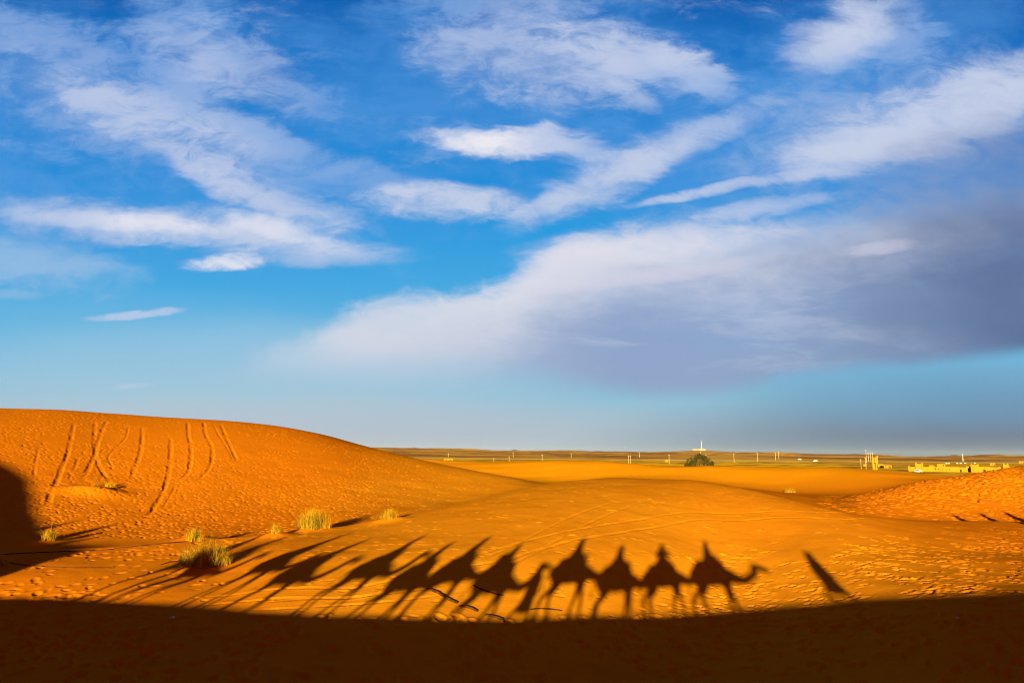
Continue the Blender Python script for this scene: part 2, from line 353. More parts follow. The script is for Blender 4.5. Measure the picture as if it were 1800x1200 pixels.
# the hill left of the view: its silhouette follows from the edge of its shadow on the dune
_h = []
for u, v in [(150, 966), (115, 950), (84, 935), (72, 912), (65, 885), (57, 862), (40, 831), (20, 818), (0, 810), (-60, 795)]:
    x, y, z = hit(u, v, 36); s_ = SX(x, y); t_ = -2 - 0.16 * max(0, -28 - s_); _h.append((s_, z + (TX(x, y) - t_) * TE, t_))
_h = sorted(_h); _k = [(-120, 11, -16), (-90, 10.5, -12)]
for a in _h:
    if a[0] > _k[-1][0] + 0.8: _k.append(a)
RIDGE = [a for a in _k if a[0] < -29.5] + [a for a in RIDGE if a[0] > -29]
_rs, _rz, _rt = zip(*RIDGE)
print('ridge', [tuple(round(float(q), 2) for q in a) for a in RIDGE[:16]])

# small relief on a 5 cm raster: footprints, board runs, wheel ruts, crusts
DX0, DX1, DY0, DY1, DS = -84.0, 66.0, 12.0, 118.0, 0.05
NXD, NYD = int((DX1 - DX0) / DS), int((DY1 - DY0) / DS)
DET = np.zeros((NXD, NYD), np.float32)
def splat(x, y, kern, mode='add'):
    n = kern.shape[0] // 2; i = int((x - DX0) / DS); j = int((y - DY0) / DS)
    if i - n < 0 or j - n < 0 or i + n + 1 > NXD or j + n + 1 > NYD: return
    v = DET[i - n:i + n + 1, j - n:j + n + 1]
    if mode == 'add': v += kern
    else: np.minimum(v, kern, out=v)
def print_kernel(a, b, ang, depth, push=0.5):
    n = int(max(a, b) * 2.3 / DS) + 1; g = np.arange(-n, n + 1) * DS
    X, Y = np.meshgrid(g, g, indexing='ij'); c, s_ = cos(ang), sin(ang)
    p = (X * c + Y * s_) / a; q = (-X * s_ + Y * c) / b; r = np.sqrt(p * p + q * q)
    h = -depth * np.exp(-(r ** 5)) + depth * push * np.exp(-((r - 1.35) / 0.42) ** 2) * (0.7 + 0.5 * p / np.maximum(r, .3))
    return h.astype(np.float32)
def bank(n, a, b, d, angs, push=0.25):
    return [print_kernel(random.uniform(*a), random.uniform(*b), random.uniform(*angs), random.uniform(*d), push) for _ in range(n)]
def scatter(n, box, kern, dens, seed):
    r_ = np.random.default_rng(seed)
    x = r_.uniform(box[0], box[1], n); y = r_.uniform(box[2], box[3], n); z = base_height(x, y)
    u, v = project(x, y, z); p = dens(u, v, x, y); keep = r_.random(n) < p
    for xx, yy, k in zip(x[keep], y[keep], r_.integers(0, len(kern), keep.sum())): splat(xx, yy, kern[k])
def crest_v(u): return np.interp(u, [0, 100, 200, 300, 400, 480, 560, 640, 760, 960, 1000, 1100, 1200, 1300, 1400, 1500, 1600, 1800], [718, 721, 727, 734, 740, 748, 762, 783, 812, 850, 846, 840, 843, 857, 880, 904, 913, 918])
def bcrest_v(u): return np.interp(u, [0, 330, 480, 600, 720, 850, 960, 1100, 1200, 1300, 1400, 1500, 1600, 1800], [973, 951, 937, 925, 905, 875, 851, 840, 843, 857, 880, 904, 913, 918])
def dens_C(u, v, x, y):
    on = (v < bcrest_v(u) - 1) & (u < 960) & (v > crest_v(u) - 4)
    low = sstep(790, 870, v) * (1 - sstep(420, 800, u)); clump = sstep(-.15, .2, fbm(x / 5, y / 5, 3))
    d = 0.75 * low + (1 - low) * (0.06 + 0.5 * clump * (1 - sstep(560, 860, u)))
    rim = 0.6 * sstep(14, 3, v - crest_v(u)) * (u < 560)
    return on * np.clip(np.maximum(d, rim), 0.03, 1)
kb = bank(80, (.07, .17), (.05, .10), (.03, .07), (-.7, .5), .06)
scatter(44000, (-82, 2, 44, 114), kb, dens_C, 1)
def dens_R(u, v, x, y):           # camel tracks on the near slope at the right
    on = (v > bcrest_v(u)) & (u > 900) & (v < 1110)
    a = sstep(1150, 1330, u) * sstep(925, 990, v) + 0.5 * sstep(1600, 1750, u) * sstep(920, 940, v) + 0.35 * sstep(1000, 1100, u) * sstep(1030, 1060, v)
    return on * np.clip(a, 0.03, 1) * (0.25 + 0.75 * sstep(-.25, .15, fbm(x / 3, y / 7, 3)))
kr = bank(80, (.12, .34), (.06, .13), (.022, .058), (-.5, .25), 0.55)
scatter(6500, (0, 48, 22, 60), kr, dens_R, 2)
def dens_C2(u, v, x, y): return ((v < bcrest_v(u) - 1) & (u > 1440)) * (0.35 + 0.65 * sstep(1450, 1560, u) * (v < 880))
kc = bank(30, (.22, .38), (.13, .2), (.04, .07), (-.3, .6), 0.5)
scatter(9000, (20, 64, 40, 90), kc, dens_C2, 3)
def dens_V(u, v, x, y): return (v > 1082) * (0.3 + 0.7 * sstep(-.2, .2, fbm(x / 2.5, y / 4, 3)))
kv = bank(40, (.16, .34), (.1, .2), (.03, .06), (0, pi), 0.5)
scatter(7000, (-30, 34, 15, 40), kv, dens_V, 4)
def dens_L(u, v, x, y):
    on = (v > bcrest_v(u) + 2) & (u < 420)
    return on * (0.12 + sstep(1010, 1035, v) * (1 - sstep(130, 300, u)) + .5 * (v < 985))
scatter(5000, (-50, -8, 24, 50), bank(30, (.14, .28), (.08, .15), (.02, .04), (0, pi)), dens_L, 5)
def dens_M(u, v, x, y):
    on = (v > bcrest_v(u) + 2) & (u > 330) & (u < 1500)
    return on * (0.12 + 0.5 * sstep(.1, .35, fbm(x / 6, y / 3 + 4, 3)) + .5 * sstep(900, 860, v) * sstep(1200, 1300, u))
scatter(4200, (-26, 34, 26, 64), bank(30, (.14, .26), (.07, .13), (.012, .028), (-.4, .4), 0.4), dens_M, 6)

def polyline(pts, step=0.06, rmin=14):
    w = [hit(u, v, rmin) for u, v in pts]
    w = np.array([(a, b) for a, b, c in w]); d = np.concatenate([[0], np.cumsum(np.hypot(*np.diff(w, axis=0).T))])
    t = np.arange(0, d[-1], step); return np.stack([pchip(d, w[:, 0], t), pchip(d, w[:, 1], t)], 1), t
def carve(path, half, depth, rim=0.4, rough=0.25, fade=1.5):
    """shallow groove along a path: nearest-point raster, uneven depth, ends that fade out"""
    m = half * 3 + 0.2; n_ = len(path); k = max(1, int(fade / 0.1)); idx = np.arange(n_)
    amp = np.clip(np.minimum(idx, n_ - 1 - idx) / k, 0, 1) * np.clip(.75 + 1.1 * fbm(idx / 14.0 + path[0, 0], np.full(n_, half * 37), 3), .12, 1.3)
    i0 = max(0, int((path[:, 0].min() - m - DX0) / DS)); i1 = min(NXD, int((path[:, 0].max() + m - DX0) / DS))
    j0 = max(0, int((path[:, 1].min() - m - DY0) / DS)); j1 = min(NYD, int((path[:, 1].max() + m - DY0) / DS))
    if i1 <= i0 or j1 <= j0: return
    D = np.full((i1 - i0, j1 - j0), 9.0, np.float32); AM = np.zeros_like(D); n = int(m / DS)
    for (px, py), am in zip(path, amp):
        i = int((px - DX0) / DS) - i0; j = int((py - DY0) / DS) - j0
        a0, a1, b0, b1 = max(0, i - n), min(i1 - i0, i + n + 1), max(0, j - n), min(j1 - j0, j + n + 1)
        if a1 <= a0 or b1 <= b0: continue
        gx = (np.arange(a0, a1) + i0) * DS + DX0 - px; gy = (np.arange(b0, b1) + j0) * DS + DY0 - py
        d = np.sqrt(gx[:, None] ** 2 + gy[None, :] ** 2); sub = D[a0:a1, b0:b1]; q = d < sub; sub[q] = d[q]; AM[a0:a1, b0:b1][q] = am
    gx = (np.arange(i0, i1)) * DS + DX0; gy = (np.arange(j0, j1)) * DS + DY0
    wob = 1 + rough * 2 * fbm(gx[:, None] / 0.5 + 0 * gy[None, :], 0 * gx[:, None] + gy[None, :] / 0.5, 3)
    q = D / (half * wob); inside = D < m
    prof = (-depth * np.exp(-q ** 4) + depth * rim * np.exp(-((q - 1.35) / 0.4) ** 2)) * AM
    sub = DET[i0:i1, j0:j1]; keep = 1 - np.exp(-(q ** 4)) * 0.7 * np.clip(AM, 0, 1)
    sub[...] = np.where(inside, sub * keep + prof, sub)
RUNS = [[(130, 742), (125, 770), (118, 800), (108, 825), (98, 850), (88, 870), (86, 890)], [(167, 742), (166, 775), (168, 800), (175, 820), (188, 840), (200, 855)],
        [(188, 739), (180, 755), (173, 775), (166, 800), (155, 825), (145, 845)], [(250, 750), (249, 775), (245, 800), (236, 825), (230, 845)],
        [(300, 770), (300, 790), (296, 830), (288, 860), (275, 885), (256, 912)], [(330, 741), (331, 765), (336, 790), (334, 815), (325, 835), (313, 843)],
        [(358, 742), (362, 765), (372, 785), (373, 805), (366, 825), (350, 842)], [(387, 745), (396, 765), (405, 785), (417, 810)]]
for p in RUNS: carve(polyline(p, 0.1)[0], 0.19, 0.062, 0.15, 0.35)
for p in [[(374, 745), (385, 765), (398, 785), (410, 808)], [(310, 850), (300, 870), (285, 895)], [(226, 750), (219, 772), (203, 788), (191, 803), (199, 822)], [(68, 790), (62, 815), (60, 840)], [(140, 800), (132, 820), (120, 845)]]:
    carve(polyline(p, 0.1)[0], 0.13, 0.035, 0.3)
def ruts(pts, half=.14, depth=.03, gauge=1.5):
    p, t = polyline(pts); d = np.gradient(p, axis=0); d /= np.maximum(np.hypot(d[:, 0], d[:, 1])[:, None], 1e-6); n = np.stack([-d[:, 1], d[:, 0]], 1)
    for k in (0, gauge): carve(p + n * k, half * .85, depth * .8, 0.45, 0.3)
ruts([(880, 1004), (940, 972), (1000, 938), (1060, 908), (1125, 884)])
ruts([(800, 1022), (880, 990), (960, 962), (1060, 941), (1160, 925), (1260, 915), (1350, 911), (1450, 911), (1540, 913)], .17, .035)
ruts([(330, 1064), (480, 1054), (600, 1050), (700, 1036), (800, 1019), (900, 1002)], .14, .04, 1.2)
ruts([(440, 1073), (560, 1066), (650, 1060), (740, 1050), (830, 1036)], .12, .035, .9)
ruts([(1480, 895), (1600, 872), (1700, 860), (1800, 848)], .16, .035)
# little blowout round the dry shrub on the dune face
def mound(u, v, rx, ry, h):
    x0, y0, _z = hit(u, v); n = int(3 * max(rx, ry) / DS); g = np.arange(-n, n + 1) * DS; X, Y = np.meshgrid(g, g, indexing='ij')
    k = h * np.exp(-(X / rx) ** 2 - (Y / ry) ** 2); splat(x0, y0, k.astype(np.float32))
mound(165, 866, 2.2, 1.2, 0.55)
for u, v in [(545, 931), (360, 1000), (340, 949), (484, 942), (685, 915), (85, 953)]: mound(u, v, 1.1, 0.9, 0.22)

def detail(x, y):
    fx = (x - DX0) / DS; fy = (y - DY0) / DS; ok = (fx > 0) & (fy > 0) & (fx < NXD - 2) & (fy < NYD - 2)
    i = np.clip(fx.astype(int), 0, NXD - 2); j = np.clip(fy.astype(int), 0, NYD - 2); a = np.clip(fx - i, 0, 1); b = np.clip(fy - j, 0, 1)
    h = (DET[i, j] * (1 - a) + DET[i + 1, j] * a) * (1 - b) + (DET[i, j + 1] * (1 - a) + DET[i + 1, j + 1] * a) * b
    r = np.hypot(x, y)
    h = np.where(ok, h, 0)
    h = h + 0.07 * fbm(x / 3.1, y / 3.1, 3) * (1 - sstep(60, 120, r)) + 0.008 * fbm(x / .7, y / .7, 3) * (1 - sstep(40, 80, r))
    # low undulation of the far dunes and of the gravel plain
    h = h + sstep(95, 130, r) * (1 - sstep(200, 240, r)) * 0.5 * fbm(x / 26, y / 13, 3)
    h = h + sstep(260, 330, r) * (1 - sstep(1500, 2200, r)) * .55 * fbm(x / 34, y / 21, 3)
    h = h + sstep(300, 600, r) * 1.4 * fbm(x / 160, y / 70, 5, .6) + sstep(2200, 4000, r) * 13 * fbm(x / 420, y / 420, 5, .6)
    return h
def surface(x, y): return float(base_height(np.array([x]), np.array([y]))[0] + detail(np.array([x]), np.array([y]))[0])

def grid_mesh(name, az, r):
    A, R = np.meshgrid(az, r, indexing='ij'); X = R * np.sin(A); Y = R * np.cos(A); Z = base_height(X.ravel(), Y.ravel()).reshape(X.shape) + detail(X.ravel(), Y.ravel()).reshape(X.shape)
    na, nr = A.shape; co = np.stack([X, Y, Z], -1).reshape(-1, 3).astype(np.float32)
    idx = np.arange(na * nr).reshape(na, nr)
    f = np.stack([idx[:-1, :-1], idx[1:, :-1], idx[1:, 1:], idx[:-1, 1:]], -1).reshape(-1, 4)[:, ::-1]
    me = bpy.data.meshes.new(name); me.vertices.add(len(co)); me.vertices.foreach_set('co', co.ravel())
    me.loops.add(f.size); me.loops.foreach_set('vertex_index', f.ravel().astype(np.int32)); me.polygons.add(len(f))
    me.polygons.foreach_set('loop_start', np.arange(0, f.size, 4, dtype=np.int32)); me.polygons.foreach_set('use_smooth', np.ones(len(f), bool))
    me.update(); me.validate(); ob = bpy.data.objects.new(name, me); COL.objects.link(ob); return ob

AZ = np.radians(np.concatenate([np.arange(-180, -60, 3.0), np.arange(-60, -38.5, 0.4), np.arange(-38.5, 38.5, 0.055), np.arange(38.5, 60, 0.4), np.arange(60, 180.1, 3.0)]))
# the wide steps would miss the caravan's ridge: fill in
AZ = np.radians(np.unique(np.round(np.concatenate([np.arange(-180, -38.5, 0.8), np.arange(-38.5, 38.5, 0.055), np.arange(38.5, 180.01, 0.8), [180.0]]), 4)))
RN = np.concatenate([np.arange(0.02, 16, 0.25), np.arange(16, 24, 0.12), np.arange(24, 50, 0.075), np.arange(50, 115, 0.11), np.arange(115, 250, 0.6), [250.0]])
RF = np.concatenate([[250.0], np.geomspace(252, 1500, 260), np.geomspace(1510, 6000, 200), np.geomspace(6200, 40000, 30)])
AZF = np.radians(np.unique(np.round(np.concatenate([np.arange(-180, -40, 2.0), np.arange(-40, 40, 0.12), np.arange(40, 180.01, 2.0), [180.0]]), 4)))

# ------------------------------------------------------------------ materials
def new_mat(name, color=(.5, .5, .5), rough=0.9, spec=0.2):
    m = bpy.data.materials.new(name); m.use_nodes = True; T = NT(m.node_tree)
    b = T.n['Principled BSDF']; b.inputs['Base Color'].default_value = tuple(color) + (1,)
    b.inputs['Roughness'].default_value = rough; b.inputs['Specular IOR Level'].default_value = spec
    return m, T, b
def varied(name, c1, c2, scale, rough=0.9, spec=0.15, bump=0.0, bscale=None):
    m, T, b = new_mat(name, c1, rough, spec)
    tc = T.add('ShaderNodeTexCoord').outputs['Object']
    n = T.noise(tc, scale, 5, 0.6); T.put(b.inputs['Base Color'], T.mix(T.ss(n, .35, .65), c1, c2))
    if bump:
        bp = T.add('ShaderNodeBump'); bp.inputs['Distance'].default_value = bump; T.put(bp.inputs['Height'], T.noise(tc, bscale or scale * 3, 4, .6)); T.put(b.inputs['Normal'], bp.outputs[0])
    return m
def sand_material():
    m, T, b = new_mat('orange_dune_sand', (.6, .25, .03), 1.0, 0.0)
    geo = T.add('ShaderNodeNewGeometry').outputs['Position']
    n1 = T.noise(geo, .06, 4, .6); n2 = T.noise(geo, 1.4, 5, .65); n3 = T.noise(geo, 22, 3, .7)
    c = T.mix(T.ss(n1, .3, .7), (.71, .225, .006), (.77, .265, .008))
    c = T.mix(T.math('MULTIPLY', T.ss(n2, .45, .75), .35), c, (.60, .150, .006))
    c = T.mix(T.math('MULTIPLY', T.ss(n3, .4, .75), .25), c, (.84, .30, .02))
    sp = T.add('ShaderNodeSeparateXYZ'); T.put(sp.inputs[0], geo)
    far = T.ss(sp.outputs[1], 60, 110); c = T.mix(T.math('MULTIPLY', far, .9), c, (.88, .315, .004))
    # pale sand where the dunes run out into the plain
    e = T.ss(T.math('MULTIPLY_ADD', n1, 60, sp.outputs[1]), 185, 225); c = T.mix(e, c, (.72, .42, .06))
    red = T.math('MAXIMUM', T.ss(T.math('MULTIPLY_ADD', n1, 14, sp.outputs[0]), 4, -16), T.ss(T.math('MULTIPLY_ADD', n1, -12, sp.outputs[0]), 2, 26))
    east = T.ss(sp.outputs[0], -4, 6)
    red = T.math('MULTIPLY', red, T.ss(sp.outputs[1], T.math('MULTIPLY_ADD', east, -30, 150), T.math('MULTIPLY_ADD', east, -30, 120)))
    c = T.mix(T.math('MULTIPLY', red, .75), c, (.64, .148, .003))
    T.put(b.inputs['Base Color'], c)
    bp = T.add('ShaderNodeBump'); bp.inputs['Distance'].default_value = .018; bp.inputs['Strength'].default_value = .6
    st = T.add('ShaderNodeMapping'); T.put(st.inputs[0], geo); st.inputs['Rotation'].default_value = (0, 0, radians(-25)); st.inputs['Scale'].default_value = (1, 3.2, 1)
    hgt = T.math('ADD', T.noise(st.outputs[0], 2.5, 4, .6), T.math('MULTIPLY', T.noise(geo, 16, 4, .6), .6)); T.put(bp.inputs['Height'], hgt); T.put(b.inputs['Normal'], bp.outputs[0])
    return m
def plain_material():
    m, T, b = new_mat('gravel_and_sand_plain', (.3, .2, .08), 1.0, 0.0)
    geo = T.add('ShaderNodeNewGeometry').outputs['Position']
    sp = T.add('ShaderNodeSeparateXYZ'); T.put(sp.inputs[0], geo)
    y = sp.outputs[1]
    st = T.vmath('MULTIPLY', geo, (.006, .0075, 0)); n1 = T.noise(st, 1.0, 6, .62, .6)
    n2 = T.noise(T.vmath('MULTIPLY', geo, (.02, .035, 0)), 1.0, 5, .65)
    yel, oli, drk, brn = (.98, .53, .02), (.70, .34, .02), (.26, .11, .02), (.50, .19, .04)
    c = T.mix(T.ss(n1, .44, .56), yel, oli); c = T.mix(T.ss(n2, .50, .62, 0, .85), c, drk)
    # far gravel plateau, dark, with pale flats in front of it
    dark = T.ss(T.math('MULTIPLY_ADD', n1, 900, y), 1650, 2150)
    c2 = T.mix(T.ss(n2, .4, .62), brn, drk); c2 = T.mix(T.ss(T.noise(T.vmath('MULTIPLY', geo, (.0022, .0016, 0)), 1, 6, .65), .44, .57, 0, .85), c2, (.82, .42, .05))
    strip = T.math('MULTIPLY', T.ss(y, 1050, 1180), T.ss(y, 1500, 1650, 1, 0)); c = T.mix(T.math('MULTIPLY', strip, .75), c, (.95, .62, .20))
    c = T.mix(dark, c, c2)
    near = T.ss(T.math('MULTIPLY_ADD', n2, 260, y), 470, 620, 1, 0); c = T.mix(T.math('MULTIPLY', near, .85), c, (.92, .50, .04))
    T.put(b.inputs['Base Color'], c)
    return m

sand = grid_mesh('sand_dunes', AZ, RN); sand.data.materials.append(sand_material()); sand['kind'] = 'structure'
plain = grid_mesh('desert_plain', AZF, RF); plain.data.materials.append(plain_material()); plain['kind'] = 'structure'

# ------------------------------------------------------------------ object helpers
def mesh_obj(name, bm, m, parent=None, smooth=False):
    me = bpy.data.meshes.new(name)
    if isinstance(bm, tuple): me.from_pydata(bm[0], [], bm[1])
    elif isinstance(bm, bpy.types.Mesh): me = bm; me.name = name
    else:
        bmesh.ops.recalc_face_normals(bm, faces=bm.faces); bm.to_mesh(me); bm.free()
    if smooth: me.polygons.foreach_set('use_smooth', [True] * len(me.polygons))
    me.materials.clear(); me.materials.append(m); me.update()
    o = bpy.data.objects.new(name, me); COL.objects.link(o)
    if parent is not None: o.parent = parent
    return o
def tag(o, label=None, cat=None, group=None, kind=None):
    if label: o['label'] = label
    if cat: o['category'] = cat
    if group: o['group'] = group
    if kind: o['kind'] = kind
    return o
def thing(name, label, cat, loc=(0, 0, 0), rz=0.0, group=None, scale=1.0):
    o = bpy.data.objects.new(name, None); COL.objects.link(o); o.location = loc; o.rotation_euler = (0, 0, rz); o.scale = (scale,) * 3
    o.empty_display_size = 0.2
    return tag(o, label, cat, group)
def copy_thing(root, label, loc, rz=0.0, scale=None):
    c = root.copy(); COL.objects.link(c); c.location = loc; c.rotation_euler = (0, 0, rz); c['label'] = label
    if scale is not None: c.scale = scale if hasattr(scale, '__len__') else (scale,) * 3
    for ch in root.children:
        k = ch.copy(); COL.objects.link(k); k.parent = c
        for g in ch.children:
            q = g.copy(); COL.objects.link(q); q.parent = k
    return c
def box(bm, x0, x1, y0, y1, z0, z1, M=None):
    vs = [bm.verts.new((x, y, z)) for x in (x0, x1) for y in (y0, y1) for z in (z0, z1)]
    if M is not None:
        for v in vs: v.co = M @ v.co
    for f in ((0, 1, 3, 2), (4, 6, 7, 5), (0, 4, 5, 1), (2, 3, 7, 6), (0, 2, 6, 4), (1, 5, 7, 3)): bm.faces.new([vs[i] for i in f])
def taper(bm, p, q, r0, r1, n=12, cap=True):
    p, q = Vector(p), Vector(q); d = (q - p); L = d.length
    if L < 1e-6: return
    R = d.to_track_quat('Z', 'Y').to_matrix(); a = []; b = []
    for k in range(n):
        c, s = cos(2 * pi * k / n), sin(2 * pi * k / n)
        a.append(bm.verts.new(p + R @ Vector((r0 * c, r0 * s, 0)))); b.append(bm.verts.new(q + R @ Vector((r1 * c, r1 * s, 0))))
    for k in range(n): bm.faces.new((a[k], a[(k + 1) % n], b[(k + 1) % n], b[k]))
    if cap: bm.faces.new(a[::-1]); bm.faces.new(b)
def ball(bm, c, r, seg=14):
    r = r if hasattr(r, '__len__') else (r, r, r)
    bmesh.ops.create_uvsphere(bm, u_segments=seg, v_segments=max(6, seg * 2 // 3), radius=1, matrix=Matrix.Translation(c) @ Matrix.Diagonal((*r, 1)))
def limb(bm, pts, rad, n=12):
    for i, (p, r) in enumerate(zip(pts, rad)):
        ball(bm, p, r, n)
        if i: taper(bm, pts[i - 1], p, rad[i - 1], r, n)
def fuse(bm, voxel, smooth=6, factor=0.5):
    """join overlapping volumes into one continuous skin"""
    me = bpy.data.meshes.new('tmp'); bm.to_mesh(me); bm.free(); o = bpy.data.objects.new('tmp', me); COL.objects.link(o)
    a = o.modifiers.new('r', 'REMESH'); a.mode = 'VOXEL'; a.voxel_size = voxel; a.use_smooth_shade = True
    b = o.modifiers.new('s', 'SMOOTH'); b.iterations = smooth; b.factor = factor
    dg = bpy.context.evaluated_depsgraph_get(); out = bpy.data.meshes.new_from_object(o.evaluated_get(dg)); bpy.data.objects.remove(o); bpy.data.meshes.remove(me)
    out.polygons.foreach_set('use_smooth', [True] * len(out.polygons)); return out

M_camel = varied('camel_hair', (.20, .105, .045), (.29, .16, .07), 3.0, 1.0, .05, .01, 60)
M_blanket = varied('woven_saddle_blanket', (.30, .05, .03), (.12, .05, .16), 5.0, 1.0, .05, .006, 120)
M_iron = varied('worn_iron', (.10, .09, .08), (.20, .15, .10), 8, .6, .4)
M_skin = varied('skin', (.32, .18, .11), (.38, .22, .14), 6, .6, .3)
M_robes = [varied('blue_cotton_robe', (.03, .07, .25), (.05, .10, .32), 4, 1, .05, .01, 20), varied('tan_cotton_robe', (.38, .28, .17), (.46, .34, .2), 4, 1, .05, .01, 20), varied('dark_cotton_jacket', (.05, .05, .06), (.08, .08, .09), 4, 1, .05, .01, 20)]
M_scarves = [varied('indigo_head_scarf', (.02, .05, .22), (.04, .08, .3), 9, 1, .05), varied('red_head_scarf', (.4, .04, .03), (.5, .08, .05), 9, 1, .05), varied('white_head_scarf', (.6, .57, .5), (.7, .67, .6), 9, 1, .05)]
M_black = varied('black_plastic', (.015, .015, .016), (.03, .03, .03), 10, .45, .4)

# ------------------------------------------------------------------ camel (faces +X, hooves at z = 0)
def camel_body(stride, dn=0.0):
    bm = bmesh.new()
    ball(bm, (-.52, 0, 1.45), (.36, .29, .36), 20); ball(bm, (-.12, 0, 1.42), (.55, .36, .40), 20); ball(bm, (.34, 0, 1.42), (.40, .30, .40), 20)
    ball(bm, (-.10, 0, 1.78), (.36, .20, .27), 18); ball(bm, (.38, 0, 1.12), (.17, .14, .16), 12)
    limb(bm, [(.55, 0, 1.45), (.86, 0, 1.33), (1.12, 0, 1.30), (1.34, 0, 1.45), (1.50, 0, 1.74 - dn * .6), (1.58, 0, 2.06 - dn)], [.27, .20, .165, .15, .135, .125], 16)
    limb(bm, [(1.58, 0, 2.12 - dn), (1.70, 0, 2.15 - dn), (1.88, 0, 2.095 - dn), (2.02, 0, 2.04 - dn)], [.135, .135, .10, .082], 14)
    limb(bm, [(1.86, 0, 2.04 - dn), (1.99, 0, 1.99 - dn)], [.06, .048], 10)      # lower jaw
    for s in (-1, 1):
        limb(bm, [(1.56, s * .08, 2.22 - dn), (1.51, s * .13, 2.32 - dn)], [.035, .016], 8)     # ears
        ball(bm, (1.73, s * .105, 2.20 - dn), (.035, .02, .026), 8)                       # eyes
        ball(bm, (2.085, s * .03, 2.06 - dn), (.016, .012, .012), 6)                       # nostrils
        a, b = stride if s > 0 else (-stride[0], -stride[1])
        # hind leg: stifle forward at the belly, hock pointing back
        limb(bm, [(-.60, s * .15, 1.30), (-.44 + a * .3, s * .20, .98), (-.70 + a * .75, s * .18, .60), (-.62 + a, s * .18, .13), (-.56 + a, s * .18, .05)], [.22, .125, .066, .050, .08], 12)
        ball(bm, (-.53 + a, s * .18, .04), (.12, .085, .045), 10)
        # fore leg, straight, knee a wrist
        limb(bm, [(.46, s * .16, 1.25), (.44 + b * .25, s * .18, .98), (.47 + b * .65, s * .17, .55), (.46 + b, s * .17, .13), (.50 + b, s * .17, .05)], [.17, .10, .066, .045, .08], 12)
        ball(bm, (.54 + b, s * .17, .04), (.125, .09, .045), 10)
    limb(bm, [(-.84, 0, 1.46), (-.93, 0, 1.25), (-.94, 0, .98), (-.93, 0, .86)], [.05, .028, .025, .05], 8)
    return fuse(bm, .022, 5)
def blanket_mesh():
    # pad and folded blankets over the hump, hanging down both flanks
    bm = bmesh.new(); nx, ny = 15, 22; g = []
    for i in range(nx):
        u = i / (nx - 1) * 2 - 1; row = []
        for j in range(ny):
            w = j / (ny - 1) * 2 - 1; ang = w * 2.05
            ry = .47 - .05 * u * u + .012 * sin(9 * w + 3 * u); rz = (.60 - .16 * abs(u) ** 2.2 + .02 * sin(7 * u)) if abs(ang) < pi / 2 else .52
            row.append(bm.verts.new((-.10 + .56 * u + .03 * sin(5 * w), ry * sin(ang) * (1 + .05 * (abs(w) > .8)), 1.50 + rz * cos(ang) * (1 if abs(ang) < pi / 2 else 1.15) + .012 * sin(17 * u + 4 * w))))
        g.append(row)
    for i in range(nx - 1):
        for j in range(ny - 1): bm.faces.new((g[i][j], g[i + 1][j], g[i + 1][j + 1], g[i][j + 1]))
    bmesh.ops.solidify(bm, geom=bm.faces[:], thickness=.05)
    return bm
def handle_mesh():
    bm = bmesh.new()
    pts = [(.40, -.20, 1.86), (.42, -.18, 2.16), (.42, -.08, 2.20), (.42, .08, 2.20), (.42, .18, 2.16), (.40, .20, 1.86)]
    for a, b in zip(pts, pts[1:]): taper(bm, a, b, .014, .014, 8)
    for s in (-1, 1): taper(bm, (.40, s * .2, 1.86), (-.5, s * .22, 1.84), .013, .013, 8)
    return bm
def halter_mesh():
    bm = bmesh.new()
    for c, n, r in (((1.86, 0, 2.07), (.95, 0, -.3), .105), ((1.66, 0, 2.13), (.9, 0, .35), .135)):
        q = Vector(n).to_track_quat('Z', 'Y').to_matrix(); P = [Vector(c) + q @ Vector((r * cos(k * pi / 8), r * sin(k * pi / 8), 0)) for k in range(16)]
        for a, b in zip(P, P[1:] + P[:1]): taper(bm, a, b, .009, .009, 6)
    pts = [(1.86, 0, 1.97), (1.9, .05, 1.5), (2.1, .05, 1.25), (2.35, .03, 1.3)]
    for a, b in zip(pts, pts[1:]): taper(bm, a, b, .008, .008, 6)
    return bm

# ------------------------------------------------------------------ people
def add_hand(bm, w, d, up, side, curl=0.9, s=1.0):
    """palm and five unequal bent fingers; w wrist, d finger direction, up back of hand, side = thumb side"""
    w, d, up, side = Vector(w), Vector(d).normalized(), Vector(up).normalized(), Vector(side).normalized()
    limb(bm, [w, w + d * .045 * s, w + d * .085 * s], [.028 * s, .034 * s, .036 * s], 10)
    for k, (off, L) in enumerate(((.030, .072), (.010, .082), (-.011, .076), (-.031, .060))):
        p = w + d * .09 * s + side * off * s; pts = [p]; dirn = d.copy(); rad = [.0115, .0105, .0098, .0088]
        for j, f in enumerate((.45, .32, .23)):
            dirn = (Matrix.Rotation(-curl * (.35 + .3 * j), 3, side) @ dirn) if False else (dirn - up * curl * .45).normalized()
            pts.append(pts[-1] + dirn * L * f * s)
        limb(bm, pts, [r * s for r in rad], 8)
    p = w + d * .03 * s + side * .032 * s
    limb(bm, [p, p + (d * .5 + side * .8) * .035 * s, p + (d * .9 + side * .55 - up * .3) * .062 * s], [.015 * s, .0125 * s, .010 * s], 8)
def head_geo(bm, c, f):
    """c centre of the head, f horizontal facing direction"""
    c, f = Vector(c), Vector(f).normalized(); s = Vector((-f.y, f.x, 0)); z = Vector((0, 0, 1))
    ball(bm, c + z * .02, (.088, .088, .112), 18); ball(bm, c - z * .055 + f * .025, (.062, .062, .07), 14); ball(bm, c - f * .02 + z * .03, (.092, .092, .09), 14)
    limb(bm, [c + f * .078 + z * .012, c + f * .104 - z * .022], [.011, .016], 8)
    ball(bm, c + f * .086 - z * .058, .015, 8); ball(bm, c + f * .086 - z * .070, .013, 8)
    for k in (-1, 1):
        ball(bm, c + f * .080 + s * k * .031 + z * .005, .013, 8); ball(bm, c + s * k * .092 - z * .005, .02, 8)
